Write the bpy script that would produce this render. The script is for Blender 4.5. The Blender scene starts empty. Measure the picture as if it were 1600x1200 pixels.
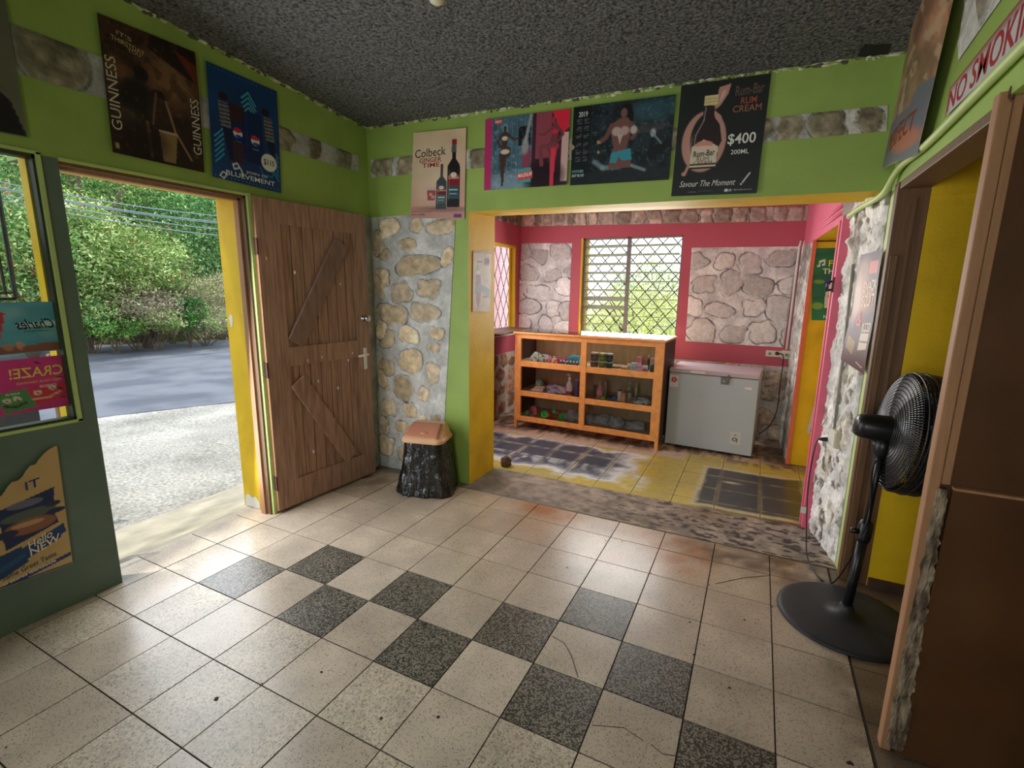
import bpy, bmesh, math, random
import numpy as np
from mathutils import Vector, Matrix, Euler
R0 = random.Random(7)
SC = bpy.context.scene; COL = SC.collection
# ------------------------------------------------------------------ camera (solved from the 0.3 m floor tiles)
F, CRX, CRY, CRZ = 765.27, 1.37920511, 0.01258897, 0.460879046
CAM = np.array([2.20484502, -1.65529035, 1.53919525])
MROT = Matrix.Rotation(CRZ, 3, 'Z') @ Matrix.Rotation(CRX, 3, 'X') @ Matrix.Rotation(CRY, 3, 'Z')
cd = bpy.data.cameras.new('camera'); cam = bpy.data.objects.new('camera', cd); COL.objects.link(cam)
cam.matrix_world = Matrix.Translation(Vector(CAM)) @ MROT.to_4x4()
cd.sensor_fit = 'HORIZONTAL'; cd.sensor_width = 36; cd.lens = 36 * F / 1600; cd.clip_start = .02; cd.clip_end = 300
SC.camera = cam
RM = np.array(MROT)
def W(px, py, ax, val):            # the point of the plane (axis = val) that the photo shows at px, py
    d = RM @ np.array([(px - 800) / F, -(py - 600) / F, -1.]); t = (val - CAM[ax]) / d[ax]; return CAM + d * t
# ------------------------------------------------------------------ world, sun, fill light, exposure
SC.view_settings.view_transform = 'Standard'; SC.view_settings.look = 'None'
SC.view_settings.exposure = 0.0; SC.view_settings.gamma = 1; SC.view_settings.use_curve_mapping = False
wd = bpy.data.worlds.new('sky'); SC.world = wd; wd.use_nodes = True
wn = wd.node_tree.nodes; wl = wd.node_tree.links
bg = wn['Background']; bg.inputs['Strength'].default_value = 1.8
tc = wn.new('ShaderNodeTexCoord'); sx = wn.new('ShaderNodeSeparateXYZ'); rp = wn.new('ShaderNodeValToRGB')
wl.new(tc.outputs['Generated'], sx.inputs[0]); wl.new(sx.outputs['Z'], rp.inputs[0]); wl.new(rp.outputs[0], bg.inputs['Color'])
rp.color_ramp.elements[0].position = .0; rp.color_ramp.elements[0].color = (.95, .97, 1, 1)
rp.color_ramp.elements[1].position = .8; rp.color_ramp.elements[1].color = (.62, .78, 1, 1)
sl = bpy.data.lights.new('sun', 'SUN'); sl.energy = 2.4; sl.angle = .012; sl.color = (1, .95, .86)
so = bpy.data.objects.new('sun', sl); COL.objects.link(so); so.location = (-6, -4, 12)
so.rotation_euler = Vector((-.16, -.14, .97)).to_track_quat('Z', 'Y').to_euler()
def area(name, loc, look, sx_, sy_, e, col=(1, 1, 1)):
    l = bpy.data.lights.new(name, 'AREA'); l.shape = 'RECTANGLE'; l.size = sx_; l.size_y = sy_; l.energy = e; l.color = col
    o = bpy.data.objects.new(name, l); COL.objects.link(o); o.location = loc
    o.rotation_euler = Vector(look).to_track_quat('-Z', 'Y').to_euler(); return o
# area lamps boost daylight at the street door and windows; rear lamp is added fill
rear_fill = area('fill_behind_camera', (1.7, -3.2, 1.5), (0, 1, -.06), 1.0, 1.2, 9, (1, .97, .92)); rear_fill.data.spread = math.radians(105)  # added fill from behind the camera, no window known there
area('daylight_door', (-.63, -.03, 1.1), (1, .2, -.12), .84, 1.85, 26, (.95, .97, 1))
area('daylight_street_window', (-.62, -1.6, 1.5), (1, .15, -.15), 1.5, 1.0, 7, (.95, .97, 1))
area('daylight_side_room_window', (.85, 3.90, 1.6), (0, -1, -.35), 1.1, 1.0, 42, (1, 1, .98))
area('fill_side_room_street', (-.50, 2.5, 1.5), (1, .1, -.1), 1.0, 1.0, 32, (1, .99, .98))  # added fill lamp before solid wall, clear of the street window
# ------------------------------------------------------------------ helpers
def lin(c):
    c = np.asarray(c, float)
    if c.max() > 1.001: c = c / 255.
    return np.where(c <= .04045, c / 12.92, ((c + .055) / 1.055) ** 2.4)
def L4(c): return tuple(float(v) for v in lin(c)) + (1.,)
def vn(x, y, seed=0):
    x = np.asarray(x, float); y = np.asarray(y, float); g = np.random.RandomState(seed).rand(64, 64)
    xi = np.floor(x).astype(int); yi = np.floor(y).astype(int); fx = x - xi; fy = y - yi
    fx = fx * fx * (3 - 2 * fx); fy = fy * fy * (3 - 2 * fy)
    a = g[xi % 64, yi % 64]; b = g[(xi + 1) % 64, yi % 64]; c = g[xi % 64, (yi + 1) % 64]; d = g[(xi + 1) % 64, (yi + 1) % 64]
    return (a * (1 - fx) + b * fx) * (1 - fy) + (c * (1 - fx) + d * fx) * fy
def fbm(x, y, seed=0, o=4):
    s = 0; a = .5; t = 0
    for k in range(o): s = s + a * vn(x * 2 ** k, y * 2 ** k, seed + k); t += a; a *= .5
    return s / t
def mat(name, col=(128, 128, 128), rough=.6, var=.12, scale=5, bump=0., bscale=80, metal=0, attr=False, spec=.4, stretch=None, col2=None, c2pos=(.55, .7), trans=0, alpha=1, coat=0, detail=6):
    m = bpy.data.materials.new(name); m.use_nodes = True; n = m.node_tree.nodes; l = m.node_tree.links; b = n['Principled BSDF']
    b.inputs['Roughness'].default_value = rough; b.inputs['Metallic'].default_value = metal; b.inputs['Specular IOR Level'].default_value = spec
    b.inputs['Transmission Weight'].default_value = trans; b.inputs['Alpha'].default_value = alpha; b.inputs['Coat Weight'].default_value = coat
    t = n.new('ShaderNodeTexCoord'); mp = n.new('ShaderNodeMapping'); l.new(t.outputs['Object'], mp.inputs[0])
    if stretch: mp.inputs['Scale'].default_value = stretch
    nz = n.new('ShaderNodeTexNoise'); nz.inputs['Scale'].default_value = scale; nz.inputs['Detail'].default_value = detail; l.new(mp.outputs[0], nz.inputs[0])
    if attr:
        a = n.new('ShaderNodeAttribute'); a.attribute_name = 'Col'; base = a.outputs['Color']
    else:
        a = n.new('ShaderNodeRGB'); a.outputs[0].default_value = L4(col); base = a.outputs[0]
    if col2 is not None:
        cr = n.new('ShaderNodeValToRGB'); cr.color_ramp.elements[0].position = c2pos[0]; cr.color_ramp.elements[1].position = c2pos[1]
        n2 = n.new('ShaderNodeTexNoise'); n2.inputs['Scale'].default_value = scale * .7; n2.inputs['Detail'].default_value = 8; l.new(mp.outputs[0], n2.inputs[0]); l.new(n2.outputs[0], cr.inputs[0])
        mx0 = n.new('ShaderNodeMix'); mx0.data_type = 'RGBA'; l.new(cr.outputs[0], mx0.inputs[0]); l.new(base, mx0.inputs[6]); mx0.inputs[7].default_value = L4(col2); base = mx0.outputs[2]
    r = n.new('ShaderNodeMapRange'); r.inputs[1].default_value = .25; r.inputs[2].default_value = .75; r.inputs[3].default_value = 1 - var; r.inputs[4].default_value = 1 + var; l.new(nz.outputs[0], r.inputs[0])
    mx = n.new('ShaderNodeVectorMath'); mx.operation = 'SCALE'; l.new(base, mx.inputs[0]); l.new(r.outputs[0], mx.inputs['Scale']); l.new(mx.outputs[0], b.inputs['Base Color'])
    if bump:
        nb = n.new('ShaderNodeTexNoise'); nb.inputs['Scale'].default_value = bscale; nb.inputs['Detail'].default_value = 4; l.new(mp.outputs[0], nb.inputs[0])
        bp = n.new('ShaderNodeBump'); bp.inputs['Strength'].default_value = bump; bp.inputs['Distance'].default_value = .01; l.new(nb.outputs[0], bp.inputs['Height']); l.new(bp.outputs[0], b.inputs['Normal'])
    return m
def chips(name, attr=True, scale=160, lo=.2, hi=.35, dark=.35, rough=.3, pebble=0, bump=.05):
    """terrazzo: a cement field with stone chips"""
    m = mat(name, attr=attr, rough=rough, var=.08, scale=6, spec=.5); n = m.node_tree.nodes; l = m.node_tree.links; b = n['Principled BSDF']
    src = b.inputs['Base Color'].links[0].from_socket
    t = [k for k in n if k.type == 'TEX_COORD'][0]
    v = n.new('ShaderNodeTexVoronoi'); v.inputs['Scale'].default_value = scale; l.new(t.outputs['Object'], v.inputs[0])
    cr = n.new('ShaderNodeValToRGB'); e = cr.color_ramp.elements; e[0].position = lo; e[1].position = hi; e[0].color = (dark,) * 3 + (1,); e[1].color = (1, 1, 1, 1)
    sp = n.new('ShaderNodeSeparateColor'); l.new(v.outputs['Color'], sp.inputs[0]); l.new(sp.outputs[0], cr.inputs[0])
    mx = n.new('ShaderNodeMix'); mx.data_type = 'RGBA'; mx.blend_type = 'MULTIPLY'; mx.inputs[0].default_value = 1
    l.new(src, mx.inputs[6]); l.new(cr.outputs[0], mx.inputs[7]); out = mx.outputs[2]
    if pebble:
        v2 = n.new('ShaderNodeTexVoronoi'); v2.inputs['Scale'].default_value = 130; l.new(t.outputs['Object'], v2.inputs[0])
        c2 = n.new('ShaderNodeValToRGB'); q = c2.color_ramp; q.interpolation = 'CONSTANT'
        q.elements[0].position = 0; q.elements[0].color = (.45, .3, .27, 1); q.elements[1].position = .1; q.elements[1].color = (.7, .68, .64, 1)
        for p_, c_ in ((.35, (1.1, 1.08, 1.0, 1)), (.6, (.9, .84, .74, 1)), (.85, (1.2, 1.2, 1.15, 1))): k = q.elements.new(p_); k.color = c_
        s2 = n.new('ShaderNodeSeparateColor'); l.new(v2.outputs['Color'], s2.inputs[0]); l.new(s2.outputs[1], c2.inputs[0])
        m2 = n.new('ShaderNodeMix'); m2.data_type = 'RGBA'; m2.blend_type = 'MULTIPLY'; m2.inputs[0].default_value = pebble
        l.new(out, m2.inputs[6]); l.new(c2.outputs[0], m2.inputs[7]); out = m2.outputs[2]
    l.new(out, b.inputs['Base Color']); return m
class MB:
    def __init__(s): s.v = []; s.f = []; s.m = []; s.c = []
    def add(s, vs, fs, m=0, c=None):
        k = len(s.v); s.v += [tuple(map(float, p)) for p in vs]; s.f += [tuple(i + k for i in f) for f in fs]; s.m += ([m] * len(fs) if not isinstance(m, (list, tuple)) else list(m))
        if c is None: c = (1, 1, 1)
        cc = lin(c) if not hasattr(c, '__len__') or np.ndim(c) == 1 else None
        s.c += ([tuple(cc)] * len(vs)) if cc is not None else [tuple(q) for q in c]
        return s
    def box(s, x0, x1, y0, y1, z0, z1, m=0, M=None, c=None, fm=None):
        vs = [(x, y, z) for x in (x0, x1) for y in (y0, y1) for z in (z0, z1)]
        if M is not None: vs = [tuple(M @ Vector(p)) for p in vs]
        fs = [(0, 1, 3, 2), (4, 6, 7, 5), (0, 4, 5, 1), (2, 3, 7, 6), (0, 2, 6, 4), (1, 5, 7, 3)]     # -x +x -y +y -z +z
        mm = [m] * 6
        if fm:
            for k, q in fm.items(): mm[('-x', '+x', '-y', '+y', '-z', '+z').index(k)] = q
        return s.add(vs, fs, mm, c)
    def prism(s, poly, z0, z1, m=0, fm=None, c=None):
        n = len(poly); vs = [(p[0], p[1], z0) for p in poly] + [(p[0], p[1], z1) for p in poly]
        fs = [(i, (i + 1) % n, n + (i + 1) % n, n + i) for i in range(n)] + [tuple(range(n))[::-1], tuple(range(n, 2 * n))]
        mm = [m] * len(fs)
        if fm:
            for k, q in fm.items(): mm[k] = q
        return s.add(vs, fs, mm, c)
    def tube(s, pts, r, seg=8, m=0, c=None, cap=True):
        P_ = [Vector(p) for p in pts]; n = len(P_); rs = r if hasattr(r, '__len__') else [r] * n; vs = []; up = None
        for i, p in enumerate(P_):
            d = (P_[min(i + 1, n - 1)] - P_[max(i - 1, 0)]).normalized()
            if up is None: up = Vector((0, 0, 1)) if abs(d.z) < .9 else Vector((1, 0, 0))
            a = (up - d * up.dot(d)).normalized(); up = a; b = d.cross(a)
            for k in range(seg):
                t = 2 * math.pi * k / seg; vs.append(tuple(p + (a * math.cos(t) + b * math.sin(t)) * rs[i]))
        fs = [(i * seg + k, i * seg + (k + 1) % seg, (i + 1) * seg + (k + 1) % seg, (i + 1) * seg + k) for i in range(n - 1) for k in range(seg)]
        if cap: fs += [tuple(range(seg))[::-1], tuple(range((n - 1) * seg, n * seg))]
        return s.add(vs, fs, m, c)
    def lathe(s, prof, loc=(0, 0, 0), axis=(0, 0, 1), seg=24, m=0, c=None, sx=1, sy=1, sq=2):
        q = Vector(axis).to_track_quat('Z', 'Y'); vs = []; L = Vector(loc)
        for r, z in prof:
            for k in range(seg):
                t = 2 * math.pi * k / seg; ct, st = math.cos(t), math.sin(t)
                w = 1 / ((abs(ct) ** sq + abs(st) ** sq) ** (1 / sq))
                vs.append(tuple(L + q @ Vector((r * ct * w * sx, r * st * w * sy, z))))
        n = len(prof); fs = [(i * seg + k, i * seg + (k + 1) % seg, (i + 1) * seg + (k + 1) % seg, (i + 1) * seg + k) for i in range(n - 1) for k in range(seg)]
        fs += [tuple(range(seg))[::-1], tuple(range((n - 1) * seg, n * seg))]
        return s.add(vs, fs, m, c)
    def build(s, name, mats, parent=None, local=False, smooth=False, bevel=0, fix=True, loc=None, rz=0):
        me = bpy.data.meshes.new(name); v = np.array(s.v)
        if parent is not None: off = np.array(parent.location) if not local else np.zeros(3)
        elif loc is not None: off = np.zeros(3)
        else: off = np.array([(v[:, 0].min() + v[:, 0].max()) / 2, (v[:, 1].min() + v[:, 1].max()) / 2, v[:, 2].min()])
        me.from_pydata([tuple(p) for p in (v - off)], [], s.f); mats = mats if isinstance(mats, (list, tuple)) else [mats]
        for q in mats: me.materials.append(q)
        me.polygons.foreach_set('material_index', s.m)
        a = me.color_attributes.new('Col', 'FLOAT_COLOR', 'POINT'); cc = np.ones((len(v), 4)); cc[:, :3] = np.array(s.c); a.data.foreach_set('color', cc.ravel())
        if smooth: me.polygons.foreach_set('use_smooth', [True] * len(me.polygons))
        if fix:
            bm = bmesh.new(); bm.from_mesh(me); bmesh.ops.recalc_face_normals(bm, faces=bm.faces); bm.to_mesh(me); bm.free()
        me.update(); o = bpy.data.objects.new(name, me); COL.objects.link(o)
        if parent is not None: o.parent = parent
        elif loc is not None: o.location = loc; o.rotation_euler = (0, 0, rz)
        else: o.location = off
        if bevel:
            b = o.modifiers.new('bevel', 'BEVEL'); b.width = bevel; b.segments = 2; b.limit_method = 'ANGLE'
        return o
def empty(name, loc, rz=0):
    o = bpy.data.objects.new(name, None); COL.objects.link(o); o.location = loc; o.rotation_euler = (0, 0, rz); o.empty_display_size = .05; return o
def tag(o, label, cat, group=None, kind=None):
    o['label'] = label; o['category'] = cat
    if group: o['group'] = group
    if kind: o['kind'] = kind
    return o
def struct(o, label=None):
    o['kind'] = 'structure'
    if label: o['label'] = label
    return o
def bez(pts, n=8):
    P_ = [Vector(p) for p in pts]; out = []
    for i in range(len(P_) - 1):
        p0 = P_[max(i - 1, 0)]; p1 = P_[i]; p2 = P_[i + 1]; p3 = P_[min(i + 2, len(P_) - 1)]
        for k in range(n):
            t = k / n; out.append(.5 * ((2 * p1) + (p2 - p0) * t + (2 * p0 - 5 * p1 + 4 * p2 - p3) * t * t + (3 * p1 - p0 - 3 * p2 + p3) * t ** 3))
    return out + [P_[-1]]
_tc = {}
def text_geo(s, bold=0):
    if (s, bold) in _tc: return _tc[(s, bold)]
    cu = bpy.data.curves.new('t', 'FONT'); cu.body = s; cu.resolution_u = 3; cu.offset = min(bold * .45, .012)
    o = bpy.data.objects.new('t', cu); COL.objects.link(o); dg = bpy.context.evaluated_depsgraph_get(); dg.update()
    me = bpy.data.meshes.new_from_object(o.evaluated_get(dg)); v = np.array([p.co[:2] for p in me.vertices]); f = [tuple(p.vertices) for p in me.polygons]
    bpy.data.objects.remove(o); bpy.data.curves.remove(cu); bpy.data.meshes.remove(me)
    mn = v.min(0); mx = v.max(0); v = (v - mn) / (mx - mn); _tc[(s, bold)] = (v, f, (mx - mn)); return _tc[(s, bold)]
# ------------------------------------------------------------------ materials
M = {}
M['green'] = mat('green_wall_paint', (158, 184, 92), .55, .10, 3, .12, 30, col2=(138, 164, 80), c2pos=(.45, .75))
M['green_dull'] = mat('grey_green_wall_paint', (100, 118, 106), .55, .14, 3, .15, 25, col2=(84, 102, 92), c2pos=(.5, .7))
M['green_light'] = mat('light_green_trim_paint', (190, 210, 132), .5, .08, 6)
M['yellow'] = mat('yellow_wall_paint', (224, 186, 22), .6, .10, 5, .15, 60, col2=(198, 158, 18), c2pos=(.5, .8))
M['pink'] = mat('pink_wall_paint', (184, 84, 98), .6, .07, 3, .1, 40)
M['pinkl'] = mat('light_pink_trim_paint', (222, 110, 134), .55, .06, 5, .1, 60)
M['plaster'] = mat('bare_plaster', (170, 165, 155), .9, .2, 6, .5, 40)
M['outer'] = mat('outside_wall_render', (236, 232, 222), .9, .1, 4)
M['stone'] = mat('stone_facing', attr=True, rough=.85, var=.16, scale=30, bump=.7, bscale=55, spec=.2)
M['rubble'] = mat('rough_white_plaster', attr=True, rough=.9, var=.14, scale=25, bump=.9, bscale=50, spec=.2)
M['print'] = mat('printed_paper', attr=True, rough=.45, var=.02, scale=3, spec=.35)
M['concrete'] = mat('worn_concrete', attr=True, rough=.75, var=.2, scale=18, bump=.5, bscale=70)
M['tile'] = chips('terrazzo_tile_light', scale=300, lo=.06, hi=.16, dark=.4, rough=.28)
M['tiled'] = chips('terrazzo_tile_dark', scale=190, lo=.42, hi=.62, dark=.13, rough=.35)
M['tilep'] = chips('terrazzo_tile_pebble', scale=220, lo=.05, hi=.12, dark=.45, rough=.35, pebble=.55)
M['paintfloor'] = mat('painted_floor_tile', attr=True, rough=.38, var=.14, scale=28, bump=.12, bscale=90, spec=.5)
M['grout'] = mat('grout', (62, 55, 46), .9, .2, 30)
M['ceil'] = mat('dark_textured_ceiling', (108, 108, 106), .95, .9, 66, 2.0, 66, spec=.1, detail=3)
M['wood_door'] = mat('weathered_brown_door_wood', (170, 132, 110), .55, .22, 10, .15, 40, stretch=(6, 6, .5), col2=(140, 108, 90), c2pos=(.45, .65))
M['wood_door_dk'] = mat('dark_stained_door_wood', (134, 106, 92), .55, .25, 10, .15, 40, stretch=(4, 4, .8))
M['wood_raw'] = mat('raw_reddish_wood', (170, 126, 92), .6, .15, 10, .1, 50, stretch=(6, 6, .5))
M['wood_jamb'] = mat('brown_varnished_frame_wood', (112, 82, 56), .5, .25, 10, .12, 50, stretch=(7, 7, .5))
M['wood_cab'] = mat('orange_pine', (224, 156, 84), .42, .14, 9, .08, 60, stretch=(2, 6, 2), col2=(204, 140, 78), c2pos=(.5, .75))
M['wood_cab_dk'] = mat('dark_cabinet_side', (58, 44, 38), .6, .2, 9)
M['ply'] = mat('brown_hardboard', (92, 60, 34), .5, .2, 4, .05, 80, col2=(78, 48, 24), c2pos=(.45, .7))
M['ply_in'] = mat('plywood_lining', (190, 160, 124), .7, .18, 8, stretch=(3, 3, .7))
M['rotten'] = mat('rotten_plywood_edge', (156, 140, 118), .95, .5, 22, 1, 45, stretch=(3, 3, .6), col2=(92, 78, 64), c2pos=(.45, .6))
M['glass'] = mat('clear_glass', (240, 245, 245), .02, 0, 3, trans=1, spec=.5); 
def thin_glass(m):
    n = m.node_tree.nodes; l = m.node_tree.links; n.clear(); o = n.new('ShaderNodeOutputMaterial'); mx = n.new('ShaderNodeMixShader'); t = n.new('ShaderNodeBsdfTransparent'); g = n.new('ShaderNodeBsdfGlossy'); f = n.new('ShaderNodeFresnel')
    t.inputs[0].default_value = (.93, .95, .94, 1); g.inputs['Roughness'].default_value = .02; f.inputs[0].default_value = 1.35; l.new(f.outputs[0], mx.inputs[0]); l.new(t.outputs[0], mx.inputs[1]); l.new(g.outputs[0], mx.inputs[2]); l.new(mx.outputs[0], o.inputs[0])
thin_glass(M['glass'])
M['black'] = mat('black_plastic', (22, 23, 25), .35, .1, 8, spec=.5)
M['blackbase'] = mat('dull_black_plastic', (40, 42, 44), .5, .15, 12, .05, 60)
M['bag'] = mat('black_bin_liner', (18, 19, 21), .2, .1, 8, 1.6, 14, spec=.7)
M['tan'] = mat('tan_plastic', (226, 178, 136), .4, .04, 6); M['tan_dk'] = mat('brown_pink_plastic', (196, 132, 104), .38, .06, 6)
M['white'] = mat('white_plastic', (226, 224, 214), .4, .04, 8); M['cream'] = mat('cream_plastic', (214, 206, 178), .45, .06, 8)
M['grey'] = mat('grey_metal', (110, 112, 112), .4, .1, 10, metal=.6); M['dkmetal'] = mat('dark_grille_metal', (58, 52, 54), .5, .15, 20, metal=.3)
M['winmetal'] = mat('grey_window_metal', (128, 122, 118), .5, .1, 12)
M['chrome'] = mat('chrome', (200, 200, 200), .2, .05, 10, metal=1)
M['rust'] = mat('rusty_hinge', (96, 62, 56), .7, .3, 40, metal=.3)
M['freezer'] = mat('pale_grey_freezer_enamel', (176, 190, 196), .3, .03, 3, spec=.5); M['freezer_dk'] = mat('freezer_gasket_grey', (96, 100, 104), .6, .05, 5)
M['lid'] = mat('freezer_lid_enamel', (186, 176, 182), .25, .03, 3, spec=.6)
M['louver'] = mat('frosted_louver_glass', (158, 156, 152), .3, .03, 6, spec=.5)
M['col'] = mat('coloured_plastic', attr=True, rough=.35, var=.04, scale=10, spec=.5)
M['cloth'] = mat('printed_cloth', attr=True, rough=.9, var=.3, scale=60, bump=.4, bscale=80)
M['clear'] = mat('crumpled_clear_plastic', (200, 206, 212), .18, .2, 20, .6, 40, alpha=.5, spec=.7)
M['leaf'] = mat('leaves', attr=True, rough=.6, var=.2, scale=1.2, spec=.3)
_b = M['leaf'].node_tree.nodes['Principled BSDF']; _b.inputs['Subsurface Weight'].default_value = 0
M['bark'] = mat('bark', (120, 106, 90), .9, .3, 12, .6, 30, stretch=(3, 3, .6))
M['gravel'] = mat('white_gravel', attr=True, rough=.95, var=.5, scale=42, bump=2.2, bscale=38, spec=.2)
M['asphalt'] = mat('asphalt', (122, 124, 130), .75, .16, 2.2, .4, 60, stretch=(.6, .6, 1), col2=(98, 100, 108), c2pos=(.45, .6))
M['earth'] = mat('dry_earth', (150, 132, 104), .95, .3, 2.5, .7, 12, col2=(116, 122, 80), c2pos=(.45, .6))
M['grass'] = mat('grass_ground', (214, 222, 160), .95, .15, 3, .5, 20, col2=(236, 230, 200), c2pos=(.5, .6))
M['step'] = mat('worn_cement_step', attr=True, rough=.85, var=.14, scale=9, bump=.3, bscale=50)
# ------------------------------------------------------------------ canvas: printed sheets drawn on a fine mesh
class Cv:
    def __init__(s, asp, base, res=150):
        s.asp = asp; s.nr = res if asp < 1 else int(res / asp); s.nc = max(12, int(s.nr * asp))
        s.U, s.V = np.meshgrid((np.arange(s.nc)) / (s.nc - 1), (np.arange(s.nr)) / (s.nr - 1)); s.im = np.zeros((s.nr, s.nc, 3)) + np.array(base, float) / 255; s.t = []
    def mixm(s, m, col, a=1): m = (np.clip(m, 0, 1) * a)[..., None]; s.im = s.im * (1 - m) + m * np.array(col, float) / 255; return s
    def ell(s, cx, cy, rx, ry, col, a=1, soft=.12, rot=0):
        X = (s.U - cx) * s.asp; Y = s.V - cy; c, q = math.cos(rot), math.sin(rot); X, Y = X * c + Y * q, -X * q + Y * c
        return s.mixm((1 - np.sqrt((X / rx) ** 2 + (Y / ry) ** 2)) / soft + .5, col, a)
    def poly(s, pts, col, a=1):
        ins = np.zeros(s.U.shape, bool); n = len(pts)
        for i in range(n):
            x1, y1 = pts[i]; x2, y2 = pts[(i + 1) % n]
            if y1 == y2: continue
            ins ^= ((y1 > s.V) != (y2 > s.V)) & (s.U < (x2 - x1) * (s.V - y1) / (y2 - y1) + x1)
        return s.mixm(ins.astype(float), col, a)
    def rect(s, u0, v0, u1, v1, col, a=1): return s.poly([(u0, v0), (u1, v0), (u1, v1), (u0, v1)], col, a)
    def line(s, pts, w, col, a=1, soft=.3):
        for (x1, y1), (x2, y2) in zip(pts[:-1], pts[1:]):
            dx, dy = (x2 - x1) * s.asp, y2 - y1; X = (s.U - x1) * s.asp; Y = s.V - y1; t = np.clip((X * dx + Y * dy) / (dx * dx + dy * dy + 1e-9), 0, 1)
            d = np.hypot(X - t * dx, Y - t * dy); s.mixm((1 - d / w) / soft + .5, col, a)
        return s
    def grad(s, top, bot):
        t = s.V[..., None]; s.im = np.array(top) / 255. * (1 - t) + np.array(bot) / 255. * t; return s
    def noise(s, fr, amp, seed=1, col=None, th=.55):
        n = fbm(s.U * s.asp * fr, s.V * fr, seed)
        if col is None: s.im = np.clip(s.im * (1 + amp * (n[..., None] - .5) * 2), 0, 1)
        else: s.mixm((n - th) * 12, col, amp)
        return s
    def txt(s, body, u0, v0, u1, v1, col, bold=0, slant=0, rise=0, mirror=False, vert=False): s.t.append((body, u0, v0, u1, v1, col, bold, slant, rise, mirror, vert)); return s
def sheet(name, cv, quad, label, cat='poster', nrm=(0, -1, 0), off=.004, bulge=None, group=None, cut=None):
    """quad = TL, TR, BR, BL in the world; nrm points into the room"""
    TL, TR, BR, BL = [np.array(q, float) for q in quad]; N = np.array(nrm, float)
    def mp(u, v, h=0):
        u = np.asarray(u, float)[..., None]; v = np.asarray(v, float)[..., None]
        p = (TL * (1 - u) + TR * u) * (1 - v) + (BL * (1 - u) + BR * u) * v; hh = off + h
        if bulge is not None: hh = hh + bulge(u, v)
        return p + N * hh
    mb = MB(); P_ = mp(cv.U, cv.V).reshape(-1, 3); nr, nc = cv.nr, cv.nc
    idx = np.arange(nr * nc).reshape(nr, nc); fs = np.stack([idx[:-1, :-1], idx[1:, :-1], idx[1:, 1:], idx[:-1, 1:]], -1).reshape(-1, 4)
    if cut is not None:
        keep = ~cut(cv.U, cv.V)[:-1, :-1].reshape(-1); fs = fs[keep]
    mb.v = [tuple(p) for p in P_]; mb.f = [tuple(int(i) for i in f) for f in fs]; mb.m = [0] * len(fs); mb.c = [tuple(c) for c in lin(np.clip(cv.im, 0, 1)).reshape(-1, 3)]
    for body, u0, v0, u1, v1, col, bold, slant, rise, mirror, vert in cv.t:
        v, f, _ = text_geo(body, bold); x = v[:, 0].copy(); y = v[:, 1].copy()
        if mirror: x = 1 - x
        if vert: uu = u0 + (u1 - u0) * (1 - y) ; vv = v1 - (v1 - v0) * x
        else:
            uu = u0 + (u1 - u0) * x + slant * y * (v1 - v0); vv = v1 - (v1 - v0) * y - rise * x
        mb.add(mp(uu, vv, .0009), f, 0, col)
    o = mb.build(name, M['print'], fix=False); return tag(o, label, cat, group)
def qplane(pxs, ax, val): return [W(a, b, ax, val) for a, b in pxs]
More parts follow.
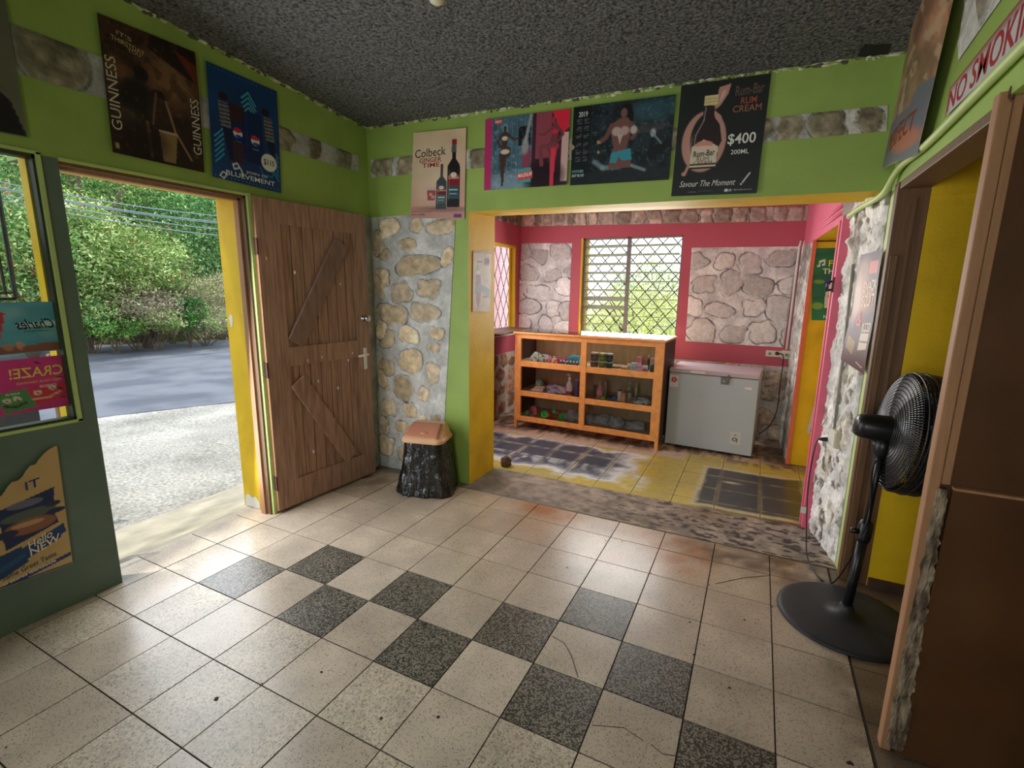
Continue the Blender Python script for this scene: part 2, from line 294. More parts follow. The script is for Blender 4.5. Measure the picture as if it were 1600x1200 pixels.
# ------------------------------------------------------------------ stone relief panels
def stone_panel(name, parent, quad, nrm, stones, mortar, scol, relief=.014, res=.011, seed=3, edge=None, rough_amp=.006, matn='stone', outline=.5, base=.004, cracks=0, pat_amp=.35, shade=1):
    TL, TR, BR, BL = [np.array(q, float) for q in quad]; N = np.array(nrm, float)
    wid = (np.linalg.norm(TR - TL) + np.linalg.norm(BR - BL)) / 2; hei = (np.linalg.norm(BL - TL) + np.linalg.norm(BR - TR)) / 2
    nc = max(4, int(wid / res)); nr = max(4, int(hei / res)); U, V = np.meshgrid(np.arange(nc + 1) / nc, np.arange(nr + 1) / nr)
    X = U * wid; Y = V * hei; H = rough_amp * (fbm(X * 18, Y * 18, seed) - .3); C = np.zeros(U.shape + (3,)) + np.array(mortar, float) / 255
    C *= (1 + .22 * (fbm(X * 9, Y * 9, seed + 5)[..., None] - .5) * 2)
    rs = np.random.RandomState(seed)
    for k, (cx, cy, w, h) in enumerate(stones):
        dx = X - cx; dy = Y - cy; th = np.arctan2(dy, dx); rot = rs.uniform(-.25, .25); ddx = dx * math.cos(rot) + dy * math.sin(rot); ddy = -dx * math.sin(rot) + dy * math.cos(rot)
        pw = rs.uniform(2.0, 3.0); d = (np.abs(ddx / (w / 2)) ** pw + np.abs(ddy / (h / 2)) ** pw) ** (1 / pw)
        d = d * (1 + .42 * (vn(th * 1.6 + 9 + k * 3, d * 0 + k, seed + 2) - .5)) + .10 * (fbm(X * 30, Y * 30, seed + 9) - .5)
        ins = np.clip((1 - d) / .12, 0, 1); H = np.maximum(H, relief * np.clip((1 - d) / .3, 0, 1) ** .6 * rs.uniform(.7, 1.1) + H * .6)
        base_c = np.array(scol[rs.randint(len(scol))], float) / 255 * rs.uniform(.88, 1.1)
        pat = 1 + pat_amp * (fbm(X * 26 + k, Y * 26, seed + 20)[..., None] - .5) * 2
        C = C * (1 - ins[..., None]) + ins[..., None] * base_c * pat
        rim = np.clip(1 - np.abs(d - 1.02) / .07, 0, 1) * outline * np.clip(fbm(X * 12, Y * 12, seed + 31) * 2.2 - .5, 0, 1); C = C * (1 - rim[..., None] * .6); H = H - rim * .004
    if cracks:
        cm_ = np.clip((fbm(X * 34, Y * 16, seed + 60) - .56) * 14, 0, 1) * np.clip(fbm(X * 6, Y * 3, seed + 66) * 3 - .9, 0, 1) * cracks; C = C * (1 - cm_[..., None]) + cm_[..., None] * np.array((86, 76, 62)) / 255; H = H - cm_ * .008
    e = np.minimum(np.minimum(X, wid - X), np.minimum(Y, hei - Y)); H = base + H * np.clip(e / .015, .0, 1)
    if edge:
        jit = (fbm(X * 9, Y * 9, seed + 40) - .5) * edge; 
        U2 = U + np.where(np.abs(U - .5) > .47, jit / wid, 0); V2 = V + np.where(np.abs(V - .5) > .48, jit / hei, 0)
    else: U2, V2 = U, V
    u = U2[..., None]; v = V2[..., None]; P_ = (TL * (1 - u) + TR * u) * (1 - v) + (BL * (1 - u) + BR * u) * v + N * H[..., None]
    idx = np.arange((nr + 1) * (nc + 1)).reshape(nr + 1, nc + 1); fs = np.stack([idx[:-1, :-1], idx[1:, :-1], idx[1:, 1:], idx[:-1, 1:]], -1).reshape(-1, 4)
    mb = MB(); mb.v = [tuple(p) for p in P_.reshape(-1, 3)]; mb.f = [tuple(int(i) for i in f) for f in fs]; mb.m = [0] * len(fs); mb.c = [tuple(c) for c in lin(np.clip(C, 0, 1)).reshape(-1, 3)]
    return mb.build(name, M[matn], parent, smooth=True, fix=False)
def scatter(wid, hei, sz, seed, jitter=.25, gap=.02):
    rs = np.random.RandomState(seed); out = []; y = sz * .45; r = 0
    while y < hei + sz * .2:
        x = sz * (.5 if r % 2 else .15)
        while x < wid + sz * .3:
            w = sz * rs.uniform(.7, 1.25); h = sz * rs.uniform(.6, .95); out.append((x, y + rs.uniform(-.15, .15) * sz, w - gap, h - gap)); x += w * 1.02 + sz * .08
        y += sz * .82; r += 1
    return out
def band_stones(wid, hei, n, seed, gap=.03, lead=0):
    rs = np.random.RandomState(seed); ws = rs.uniform(.7, 1.3, n); ws = ws / ws.sum() * (wid - lead); x = lead; out = []
    for w in ws: out.append((x + w / 2 + rs.uniform(-.01, .01), hei / 2 + rs.uniform(-.01, .01), w - gap * rs.uniform(.4, 1.6), hei * 1.35)); x += w
    return out
# ================================================================== LARGE STRUCTURE
def cz(x, y): return 2.752 - .0225 * (x + .65) - .078 * (y - 1.5)
G, GD, GL, YE, PK, PL, OU, BP = 0, 1, 2, 3, 4, 5, 6, 7
WM = [M['green'], M['green_dull'], M['green_light'], M['yellow'], M['pink'], M['pinkl'], M['outer'], M['plaster']]
# room floor: terrazzo tiles in one slab mesh
dark = {(0, 0), (1, -1), (2, 0), (3, -1), (4, 0), (5, 1), (6, 0), (5, -1), (-1, -1), (7, -1)}
peb = {(3, -2): 1, (5, -2): 1, (1, -2): .7, (0, -3): .8, (2, -3): .6, (1, -4): .8, (-2, -3): .9, (1, -3): .7, (-1, -2): .3, (4, -3): .8, (-3, -4): .8, (0, -5): 1}
fl = MB(); fl.box(-.86, 4.3, -3.3, 1.45, -.12, -.004, 3)
def spots(x, y, rng, t=None): return 0
def tile_patch(mb, x0, x1, y0, y1, z, mi, colf, n=10, gap=.0028):
    x0 += gap; x1 -= gap; y0 += gap; y1 -= gap
    xs = np.linspace(x0, x1, n + 1); ys = np.linspace(y0, y1, n + 1); X, Y = np.meshgrid(xs, ys); Z = np.full(X.shape, z)
    C = colf(X, Y); idx = np.arange((n + 1) ** 2).reshape(n + 1, n + 1); fs = np.stack([idx[:-1, :-1], idx[:-1, 1:], idx[1:, 1:], idx[1:, :-1]], -1).reshape(-1, 4).tolist()
    mb.add(np.stack([X, Y, Z], -1).reshape(-1, 3), fs, mi, lin(C).reshape(-1, 3))
    k = [(x0, y0), (x1, y0), (x1, y1), (x0, y1)]; mb.add([(a, b, z) for a, b in k] + [(a, b, -.005) for a, b in k], [(0, 4, 5, 1), (1, 5, 6, 2), (2, 6, 7, 3), (3, 7, 4, 0)], mi, C.reshape(-1, 3).mean(0))
def G2(X, Y, cx, cy, sx_, sy_): return np.exp(-((X - cx) / sx_) ** 2 - ((Y - cy) / sy_) ** 2)
rt = random.Random(5)
def tile_color(base):
    def f(X, Y):
        C = np.zeros(X.shape + (3,)) + np.array(base) / 255
        n = fbm(X * 7 + 20, Y * 7 + 20, 11)[..., None]; C = C * (1 + .12 * (n - .5) * 2)
        rust = np.clip(G2(X, Y, 1.05, 1.36, .17, .10) * 1.3 + G2(X, Y, 1.03, 1.08, .13, .14) * .6 + G2(X, Y, .82, 1.36, .10, .08) * .6 + G2(X, Y, 1.78, 1.33, .12, .12) * .9 + G2(X, Y, 1.95, 1.2, .16, .22) * 1.0 + G2(X, Y, 1.6, .95, .14, .1) * .3, 0, 1)
        rust *= np.clip(fbm(X * 9, Y * 9, 3) * 2.2 - .4, 0, 1); C = C * (1 - rust[..., None]) + rust[..., None] * np.array((176, 118, 70)) / 255
        dirt = np.clip(G2(X, Y, 2.25, 1.33, .35, .14) * 1.2 + G2(X, Y, 2.7, 1.25, .3, .3) * 1. + G2(X, Y, 2.72, .4, .12, .9) * .8 + np.clip(-.35 - X, 0, 1) * 1.2 * (Y > .45) + G2(X, Y, -.3, 1.4, .6, .35) * .7, 0, 1) * np.clip(fbm(X * 16, Y * 16, 8) * 2.4 - .5, 0, 1)
        C = C * (1 - .72 * dirt[..., None]) + .72 * dirt[..., None] * np.array((84, 70, 56)) / 255
        warm = np.clip((Y - .1) / 1.2, 0, 1)[..., None] * .35; C = C * (1 - warm) + warm * C * np.array((1.05, .96, .84))
        return np.clip(C, 0, 1)
    return f
for i in range(-3, 12):
    for j in range(-12, 5):
        x0, x1, y0, y1 = i * .3, i * .3 + .3, j * .3, j * .3 + .3
        if i == -3: x0 = -.86
        if i == 8: x1 = 2.693
        if i == 9: x0, x1 = 2.70, 3.3
        if i > 9: continue
        if j == 4: y1 = 1.432
        if (i, j) in dark: mi, base = 1, (128, 122, 108)
        elif (i, j) in peb: mi, base = 2, (192, 180, 162)
        else:
            mi = 0; t = rt.uniform(-9, 9); base = (192 + t, 177 + t, 158 + t)
        if i == 9: base = (120, 104, 86)
        tile_patch(fl, x0, x1, y0, y1, rt.uniform(-.0008, .0008), mi, tile_color(base), n=8)
floor = struct(fl.build('floor', [M['tile'], M['tiled'], M['tilep'], M['grout']], fix=False))
# tile crack lines and chips
ck = MB()
for pts in ([(863, 994), (882, 1005), (893, 1025), (903, 1058)], [(925, 1133), (975, 1137), (1005, 1157)], [(1017, 1163), (1035, 1178), (1055, 1181)], [(1118, 912), (1160, 903), (1203, 899)]):
    ck.tube([W(a, b, 2, .0006) for a, b in pts], .0013, 4)
ckm = mat('crack_dirt', (52, 44, 36), .95, .2, 20)
o = ck.build('floor_cracks', ckm, floor)
ch = MB()
for a, b, r in ((1078, 972, 9), (1138, 918, 5), (502, 1050, 9), (596, 1122, 9), (684, 1120, 10), (1140, 1075, 9), (1085, 1023, 9), (722, 855, 6), (716, 880, 6), (665, 975, 14), (886, 887, 8), (947, 845, 6), (972, 846, 7), (1017, 895, 6), (1108, 914, 6), (1206, 948, 6), (1328, 1192, 14), (9, 1168, 7), (235, 1092, 6), (338, 1092, 14), (410, 1068, 7), (1163, 968, 7)):
    p = W(a, b, 2, .0012); n = 9; s_ = r * .00085; ch.add([(p[0] + s_ * math.cos(k * .698) * R0.uniform(.5, 1.2), p[1] + s_ * .9 * math.sin(k * .698) * R0.uniform(.5, 1.2), .0012) for k in range(n)], [tuple(range(n))])
ch.build('floor_chips', ckm, floor)
# threshold strip between the rooms and the painted floor of the side room
ts = MB(); nx, ny = 420, 70; X, Y = np.meshgrid(np.linspace(-.65, 2.78, nx), np.linspace(1.432, 1.92, ny)); 
lim = 1.84 + .05 * (fbm(X * 5, Y * 0 + 2, 7) - .5) - .13 * np.clip(1.6 - X, 0, 1) * 0 - .22 * np.clip((.9 - X), 0, 1) * 0
Hh = .002 + .005 * fbm(X * 8, Y * 20, 2); n = fbm(X * 20, Y * 42, 12); n2 = fbm(X * 3, Y * 5, 15)
C = np.zeros(X.shape + (3,)) + np.array((150, 136, 122)) / 255; C *= (1 + .3 * (fbm(X * 14, Y * 14, 4)[..., None] - .5) * 2)
dm = np.clip((n - .55) * 14, 0, 1) * np.clip((X - .9) * .9, .12, 1) * .85; C = C * (1 - dm[..., None]) + dm[..., None] * np.array((58, 50, 46)) / 255
gm = np.clip((n2 - .55) * 6, 0, 1) * .4 * (X > 1.6); C = C * (1 - gm[..., None]) + gm[..., None] * np.array((110, 84, 56)) / 255
gg = np.clip((.62 - X) * 2, 0, .5); C = C * (1 - gg[..., None]) + gg[..., None] * np.array((96, 96, 84)) / 255
idx = np.arange(nx * ny).reshape(ny, nx); fs = np.stack([idx[:-1, :-1], idx[:-1, 1:], idx[1:, 1:], idx[1:, :-1]], -1).reshape(-1, 4).tolist()
ts.add(np.stack([X, Y, Hh], -1).reshape(-1, 3), fs, 0, lin(np.clip(C, 0, 1)).reshape(-1, 3)); ts.box(-.65, 2.78, 1.432, 1.92, -.1, .0015, 0, c=(140, 128, 112))
struct(ts.build('floor_threshold', M['concrete'], smooth=True, fix=False))
f2 = MB(); f2.box(-.95, 4.3, 1.432, 4.3, -.12, -.004, 1)
def paint(X, Y):
    n = fbm(X * 6, Y * 6, 21); nf = fbm(X * 22, Y * 9, 22); C = np.zeros(X.shape + (3,)) + np.array((196, 176, 78)) / 255
    gz = np.clip((fbm(X * 3 + 5, Y * 3, 30) - .42) * 3, 0, .55)[..., None]; C = C * (1 - gz) + gz * np.array((168, 160, 104)) / 255
    def over(m, c):
        nonlocal C
        m = np.clip(m, 0, 1)[..., None]; C = C * (1 - m) + m * np.array(c) / 255.
    br = np.clip((2.12 - Y) * 5 + (n - .5) * 2, 0, 1) * np.clip((X - 1.85) * 6, 0, 1); over(br, (96, 78, 44))
    # the dark worn patch at the left and its pale halo
    e = .95 * np.ones_like(X)
    dl = (np.maximum(np.abs(X - .42) / .98, np.abs(Y - 2.52 + (X - .3) * .02) / .44)); dl = dl + (n - .5) * .5; over((1.05 - dl) * 6, (216, 222, 222)); over((.84 - dl) * 6 * (.35 + nf * 1.1), (72, 82, 96))
    over((.75 - dl) * 4 * np.clip((nf - .42) * 6, 0, 1) * (Y < 2.42), (176, 184, 192))
    dr = np.maximum(np.abs(X - 2.28) / .36, np.abs(Y - 2.43) / .42); dr = (dr ** 3) + (n - .5) * .35; over((1.42 - dr) * 4, (190, 186, 150)); over((1.0 - dr) * 6, (66, 66, 68))
    over(np.clip((X - 2.5) * 6, 0, 1) * (1.25 - dr) * 4, (84, 78, 46))
    over(G2(X, Y, 2.14, 2.55, .09, .025) * 1.6 - .4, (208, 186, 150))
    un = (Y - (2.93 - .02 * (X < 1.45) + .06 * (n - .5))) * 30; un = np.where(X > 1.72, (Y - 3.12) * 20 + (nf - .5) * 3, un); over(un, (196, 174, 152))
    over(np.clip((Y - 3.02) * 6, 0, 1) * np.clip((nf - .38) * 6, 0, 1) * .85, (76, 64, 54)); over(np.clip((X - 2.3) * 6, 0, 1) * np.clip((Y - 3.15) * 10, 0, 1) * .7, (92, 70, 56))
    fxx = ((X + .05) / .3) % 1; fyy = ((Y - 1.79) / .285) % 1; ed = np.minimum(np.minimum(fxx, 1 - fxx), np.minimum(fyy, 1 - fyy))
    over(np.clip((.10 - ed) * 22, 0, 1) * np.clip(nf * 2.4 - .5, 0, 1) * np.clip((.92 - dl) * 6, 0, 1) * .85, (176, 186, 192)); over(np.clip((.05 - ed) * 40, 0, .5) * np.clip(nf * 2 - .3, 0, 1), (206, 196, 130))
    over(np.clip((1.95 - Y) * 14, 0, .8) * np.clip((nf - .35) * 3, 0, 1), (130, 112, 78))
    return np.clip(C, 0, 1)
for i in range(-4, 15):
    for j in range(-1, 9):
        x0 = i * .3 - .05; y0 = 1.83 + j * .285 - .04
        tile_patch(f2, x0, x0 + .3, y0, y0 + .285, R0.uniform(-.001, .001), 0, paint, n=14, gap=.0028)
struct(f2.build('floor_side_room', [M['paintfloor'], mat('pale_grout', (140, 132, 104), .9, .3, 30)], fix=False))
# ceiling
cl = MB(); xs = (-.95, 4.3); ys = (-3.4, 1.6)
cl.add([(x, y, cz(x, y) + dz) for dz in (0, .15) for x in xs for y in ys], [(0, 1, 3, 2), (4, 6, 7, 5), (0, 4, 5, 1), (2, 3, 7, 6), (0, 2, 6, 4), (1, 5, 7, 3)])
struct(cl.build('ceiling', M['ceil'])); 
c2 = MB(); c2.box(-.95, 4.3, 1.6, 4.3, 2.72, 2.85); struct(c2.build('ceiling_side_room', M['plaster']))
# ragged plaster where walls meet the ceiling
def ragged(name, p0, p1, nrm, seed, n=150):
    mb = MB(); rs = random.Random(seed); p0 = np.array(p0); p1 = np.array(p1); N = np.array(nrm)
    for k in range(n):
        t = rs.random(); p = p0 * (1 - t) + p1 * t; z = cz(p[0], p[1]); r = rs.uniform(.004, .016); w = rs.uniform(.6, 2.6)
        tz = rs.uniform(-.014, .004); d = (p1 - p0) / np.linalg.norm(p1 - p0)
        pts = []
        for a in range(6):
            q = a * 1.047 + rs.uniform(-.3, .3); pts.append(p + d * math.cos(q) * r * w + np.array((0, 0, 1)) * (math.sin(q) * r * .8 + tz + z))
        c_ = np.mean(pts, 0) + N * rs.uniform(.004, .012); cc = rs.choice([(216, 214, 186), (190, 196, 150), (150, 168, 90), (96, 92, 80)])
        mb.add([tuple(q + N * .001) for q in pts] + [tuple(c_)], [(a, (a + 1) % 6, 6) for a in range(6)], 0, cc)
    return struct(mb.build(name, M['rubble'], fix=False))
ragged('trim_1', (-.65, -.75, 0), (-.65, 1.5, 0), (1, 0, 0), 1, 210); ragged('trim_2', (-.65, 1.5, 0), (2.74, 1.5, 0), (0, -1, 0), 2, 300); ragged('trim_3', (2.74, .5, 0), (2.74, 1.5, 0), (-1, 0, 0), 3, 120)
# left wall (street side) with window and door opening
lw = MB(); X0, X1 = -.95, -.65
lw.box(X0, X1, -3.3, -2.4, 0, 3.1, G, fm={'-x': OU}); lw.box(-.76, X1, -2.4, -.545, 0, .9, GD, fm={'-x': OU}); lw.box(-.76, X1, -2.4, -.545, 2.085, 3.1, G, fm={'-x': OU, '-z': YE})
lw.box(-.76, X1, -.545, -.478, 0, .9, GD); lw.box(-.76, X1, -.545, -.478, .9, 2.085, GD); lw.box(X0, X1, -.545, -.478, 2.085, 3.1, G, fm={'-x': OU, '-z': GD})
lw.box(X0, X1, -.478, .43, 2.075, 3.1, G, fm={'-x': OU, '-z': YE}); lw.box(X0, X1, .43, 2.9, 0, 3.1, G, fm={'-x': OU, '-y': YE, '+x': G})
wall_left = struct(lw.build('wall_left', WM))
XS = -.54
w2 = MB(); w2.box(-.62, XS, 2.9, 3.92, 0, .985, PK, fm={'-x': OU}); w2.box(-.62, XS, 2.9, 3.92, 2.055, 3.1, PK, fm={'-x': OU, '-z': YE}); w2.box(-.62, XS, 3.92, 4.30, 0, 3.1, PK, fm={'-x': OU, '-y': YE})
w2.box(-.649, XS, 1.9, 2.9, 0, 3.0, PK)
wall_left2 = struct(w2.build('wall_left_side_room', WM))
# dividing wall: pier, lintel, right pier
dv = MB(); dv.box(-.65, .27, 1.5, 1.90, 0, 3.1, G, fm={'+x': YE, '+y': PK})
dv.add([(.27, 1.5, 2.080), (.27, 1.80, 2.088), (2.76, 1.80, 2.040), (2.76, 1.5, 2.047), (.27, 1.5, 3.1), (.27, 1.80, 3.1), (2.76, 1.80, 3.1), (2.76, 1.5, 3.1)], [(0, 1, 2, 3), (4, 7, 6, 5), (0, 3, 7, 4), (1, 5, 6, 2), (2, 6, 7, 3), (0, 4, 5, 1)], [YE, G, G, PK, G, G])
wall_back = struct(dv.build('wall_back', WM))
rp_ = MB(); rp_.prism([(2.742, 1.5), (2.645, 1.93), (2.6, 2.02), (3.0, 2.02), (3.0, 1.5)], 0, 3.1, BP, fm={2: PK}); struct(rp_.build('wall_pier', WM))
# right wall with door opening; passage walls
rw = MB(); rw.box(2.74, 2.9, 1.40, 1.5, 0, 3.1, G, fm={'-x': GL}); rw.box(2.74, 2.9, -.9, 1.40, 2.055, 3.1, G); rw.box(2.74, 2.9, -3.3, -.9, 0, 3.1, G)
wall_right = struct(rw.build('wall_right', WM))
pw = MB(); pw.box(2.862, 4.3, 1.335, 1.5, 0, 1.985, YE); pw.box(2.862, 4.3, 1.325, 1.5, 1.985, 3.1, YE); pw.box(4.2, 4.3, -3.3, 1.4, 0, 3.1, YE); pw.box(2.9, 4.3, -3.4, -3.3, 0, 3.1, YE)
struct(pw.build('wall_passage', WM))
bb = MB(); bb.box(2.865, 4.2, 1.30, 1.333, 0, .05); struct(bb.build('baseboard_passage', mat('dark_skirting', (70, 50, 42), .7, .3, 14)))
# unseen wall behind the camera; its opening is added to let light in
bw = MB(); bw.box(-.95, 1.1, -3.4, -3.3, 0, 3.1, G); bw.box(2.25, 2.9, -3.4, -3.3, 0, 3.1, G); bw.box(1.1, 2.25, -3.4, -3.3, 0, .8, G); bw.box(1.1, 2.25, -3.4, -3.3, 2.3, 3.1, G)
struct(bw.build('wall_rear', WM))
# side room: back wall with window, right wall with doorway
YB = 4.05
wx0, wx1, wz0, wz1 = .262, 1.405, .98, 2.132
sb = MB(); sb.box(-.61, wx0, YB, YB + .25, 0, 3.1, PK, fm={'+x': YE}); sb.box(wx1, 4.3, YB, YB + .25, 0, 3.1, PK); sb.box(wx0, wx1, YB, YB + .25, 0, wz0, PK); sb.box(wx0, wx1, YB, YB + .25, wz1, 3.1, PK)
wall_far = struct(sb.build('wall_far', WM))
sr = MB(); sr.prism([(2.575, 3.3), (2.535, 4.05), (3.1, 4.05), (3.1, 3.3)], 0, 1.975, BP, fm={3: YE}); sr.prism([(2.62, 2.0), (2.535, 4.06), (3.1, 4.06), (3.1, 2.0)], 1.975, 3.1, PL, fm={4: YE}); sr.box(3.1, 3.2, 1.9, 4.1, 0, 3.1, YE)
wall_right2 = struct(sr.build('wall_right_side_room', WM))
pj = MB(); pj.box(2.598, 2.655, 1.925, 1.985, 0, 1.99, 0); pj.box(2.590, 2.612, 1.985, 2.03, 0, 1.97, 0); struct(pj.build('trim_4', M['pinkl']))
jt = MB(); jt.box(2.555, 2.585, 3.285, 3.32, 0, 1.975, 0); struct(jt.build('trim_5', mat('orange_edge_paint', (214, 110, 84), .6, .1, 10)))
pc = MB(); pc.add([(-.935, .4285, .002), (-.79, .4285, .002), (-.79, .4285, .05), (-.82, .4285, .09), (-.86, .4285, .075), (-.90, .4285, .10), (-.935, .4285, .07)], [tuple(range(7))]); q = W(361, 501, 1, .4285); pc.build('painted_sun_and_chip', M['white'], wall_left, fix=False)  # white foot paints sunlight onto the jamb; next line is a real chip
pc = MB(); pc.add([(q[0] + .018 * math.cos(a) * (1 + .3 * math.sin(3 * a)), .4285, q[2] + .045 * math.sin(a)) for a in np.linspace(0, 5.6, 9)], [tuple(range(9))]); pc.build('painted_sun_and_chip', M['white'], wall_left, fix=False)
# stone panels -----------------------------------------------------
ql = qplane([(576, 336), (713, 338), (690, 745), (590, 745)], 1, 1.5); ql[0][0] = -.645; ql[3][0] = -.645; ql[3][2] = 0.002; ql[2][2] = .002; ql[0][2] = ql[1][2] = 2.085
wq = ql[1][0] - ql[0][0]
stl = [(110, 90, 70, 70), (205, 80, 50, 60), (300, 88, 110, 65), (180, 155, 65, 45), (95, 190, 40, 50), (210, 238, 165, 75), (322, 205, 45, 70), (82, 285, 60, 65), (158, 345, 75, 75), (262, 330, 90, 70), (128, 428, 105, 75), (248, 420, 105, 65), (112, 523, 65, 75), (196, 512, 85, 65), (303, 503, 60, 50), (293, 560, 55, 35), (107, 636, 65, 65), (203, 612, 105, 95), (296, 658, 55, 80), (180, 720, 80, 85), (263, 742, 55, 50), (115, 793, 65, 65), (207, 806, 55, 50), (113, 712, 30, 25), (178, 872, 60, 45), (110, 945, 70, 80), (260, 840, 30, 30), (315, 840, 40, 30), (200, 980, 90, 60)]
stw = []
for u, v, w, h in stl:
    c0 = W(560 + u / 2.5, 320 + v / 2.5, 1, 1.49); c1 = W(560 + (u + w) / 2.5, 320 + v / 2.5, 1, 1.49); c2_ = W(560 + u / 2.5, 320 + (v + h) / 2.5, 1, 1.49)
    stw.append((c0[0] + .645, 2.085 - c0[2], (c1[0] - c0[0]) * 1.0, (c0[2] - c2_[2]) * 1.0))
for y in (.2, .55, .9, 1.3, 1.7): stw.append((.07, y, .1, .18))
stone_panel('stone_facing', wall_back, [ql[0], ql[1], ql[2], ql[3]], (0, -1, 0), stw, (206, 206, 202), [(228, 206, 174), (220, 198, 164), (212, 190, 156), (222, 202, 174)], relief=.012, res=.008, seed=5, outline=1.0, pat_amp=.2)
lq = [(-.615, 1.5, 2.513), (2.672, 1.5, 2.444), (2.682, 1.5, 2.326), (-.615, 1.5, 2.382)]
stone_panel('stone_band', wall_back, lq, (0, -1, 0), band_stones(3.28, .125, 17, 4), (200, 198, 188), [(150, 140, 116), (132, 124, 102), (160, 148, 122)], relief=.008, res=.008, seed=8, outline=1.3)
stone_panel('stone_band', wall_left, [(-.65, -1.25, 2.605), (-.65, 1.40, 2.522), (-.65, 1.40, 2.408), (-.65, -1.25, 2.388)], (1, 0, 0), band_stones(2.65, .15, 9, 14, gap=.12), (172, 172, 166), [(132, 126, 106), (118, 112, 92)], relief=.01, res=.009, seed=18, outline=1.3)
stone_panel('stone_band', wall_right, [(2.74, .78, 2.60), (2.74, .05, 2.68), (2.74, .05, 2.40), (2.74, .70, 2.33)], (-1, 0, 0), [(.25, .14, .12, .25), (.5, .1, .1, .2)], (206, 204, 194), [(150, 140, 122)], relief=.02, res=.009, seed=28, outline=1., rough_amp=.02, matn='rubble')
stone_panel('stone_facing', wall_left, [(-.65, 1.0, 2.085), (-.65, 1.499, 2.085), (-.65, 1.499, .002), (-.65, 1.0, .002)], (1, 0, 0), [(.3, .3, .2, .2), (.35, .8, .16, .2), (.3, 1.3, .2, .25), (.35, 1.8, .2, .2)], (186, 186, 182), [(170, 158, 138)], relief=.01, res=.01, seed=71, outline=1.)
# rough reveal of the right pier
A = np.array((2.742, 1.5, 0)); B = np.array((2.645, 1.93, 0)); nn = np.array((-(B - A)[1], (B - A)[0], 0)); nn = nn / np.linalg.norm(nn)
stone_panel('stone_facing', bpy.data.objects['wall_pier'], [(2.645, 1.93, 2.06), (2.742, 1.5, 2.06), (2.742, 1.5, 0), (2.645, 1.93, 0)], nn, [(.14, .25, .1, .35), (.3, .45, .1, .2), (.2, 1.05, .12, .3), (.33, 1.3, .12, .25), (.16, 1.55, .12, .2), (.3, 1.8, .12, .2), (.32, .9, .08, .3)], (232, 230, 226), [(214, 208, 194), (206, 200, 188), (224, 218, 206)], relief=.012, res=.006, seed=33, outline=.5, rough_amp=.05, matn='rubble', cracks=.75)
# white stone panels of the side room
GRY = (214, 210, 204)
def wpanel(pxs, y, seed, sz=.30, col=GRY, sc=None, parent=wall_far):
    q = [W(a, b, 1, y) for a, b in pxs]; w = q[1][0] - q[0][0]; h = q[0][2] - q[3][2]
    stone_panel('stone_facing', parent, q, (0, -1, 0), scatter(w, h, sz, seed), col, sc or [(212, 206, 198), (220, 214, 206), (204, 198, 188)], relief=.009, res=.009, seed=seed, outline=1.5, rough_amp=.006, pat_amp=.08)
wpanel([(1081, 387), (1249, 385), (1224, 543), (1071, 533)], YB, 41)
wpanel([(815, 380), (894, 380), (888, 524), (808, 520)], YB, 43, .27, (214, 212, 210), [(206, 204, 202), (222, 220, 218)])
q = [W(1052, 558, 1, YB), np.array((2.53, YB, .79)), np.array((2.53, YB, 0)), np.array((1.2, YB, 0))]; q[0] = np.array((1.2, YB, .79)); stone_panel('stone_facing', wall_far, q, (0, -1, 0), scatter(1.33, .79, .25, 47), (190, 184, 174), [(170, 150, 126), (184, 170, 150), (160, 142, 120)], relief=.02, res=.012, seed=47, outline=1.)
stone_panel('stone_band', wall_far, [(-.54, YB, 2.44), (2.535, YB, 2.362), (2.535, YB, 2.222), (-.54, YB, 2.30)], (0, -1, 0), band_stones(3.07, .14, 19, 52, gap=.025), (184, 172, 160), [(176, 160, 146), (160, 146, 132), (186, 170, 154)], relief=.014, res=.009, seed=52, outline=1.4, pat_amp=.3)
stone_panel('stone_facing', wall_left2, [(XS, 2.2, .77), (XS, 4.05, .77), (XS, 4.05, 0), (XS, 2.2, 0)], (1, 0, 0), scatter(1.85, .74, .22, 55), (186, 172, 156), [(150, 112, 84), (164, 128, 98), (140, 108, 84)], relief=.015, res=.012, seed=55, outline=.6)
stone_panel('stone_band', wall_left2, [(XS, 2.2, 2.46), (XS, 4.05, 2.44), (XS, 4.05, 2.30), (XS, 2.2, 2.30)], (1, 0, 0), band_stones(1.85, .14, 10, 56, gap=.02), (170, 158, 148), [(120, 104, 92), (140, 120, 104)], relief=.015, res=.012, seed=56, outline=1.)
stone_panel('stone_facing', wall_right2, [(2.535, 4.05, 1.965), (2.570, 3.33, 1.965), (2.570, 3.33, 0), (2.535, 4.05, 0)], (-1, 0, 0), scatter(.72, 1.96, .2, 61), (196, 192, 184), [(180, 176, 168), (160, 154, 146)], relief=.012, res=.014, seed=61, outline=.9)
# ================================================================== DOORS AND WINDOWS
# door_1: the big wooden door, open into the room
H = np.array((-.612, .448)); E_ = np.array((-.548, 1.332)); LU = (E_ - H) / np.linalg.norm(E_ - H); LW = float(np.linalg.norm(E_ - H)); LA = math.atan2(LU[1], LU[0]); LN = np.array((-LU[1], LU[0]))
def lp(a, b):                      # leaf coordinates (along, up) of a point of the photo
    px, py = 380 + a / 2.308, 290 + b / 2.308; d = RM @ np.array([(px - 800) / F, -(py - 600) / F, -1.]); t = ((H - CAM[:2]) @ LN) / (d[:2] @ LN); p = CAM + d * t; return float((p[:2] - H) @ LU), float(p[2])
door1 = struct(empty('door_1', (H[0], H[1], 0), LA), 'tall brown plank door with two diagonal braces standing open against the street wall')
ltop = 2.078; lbot = .018; sl_ = .165; srr = LW - .125; rt0 = 1.93; m0, m1 = 1.005, 1.135; rb = .205
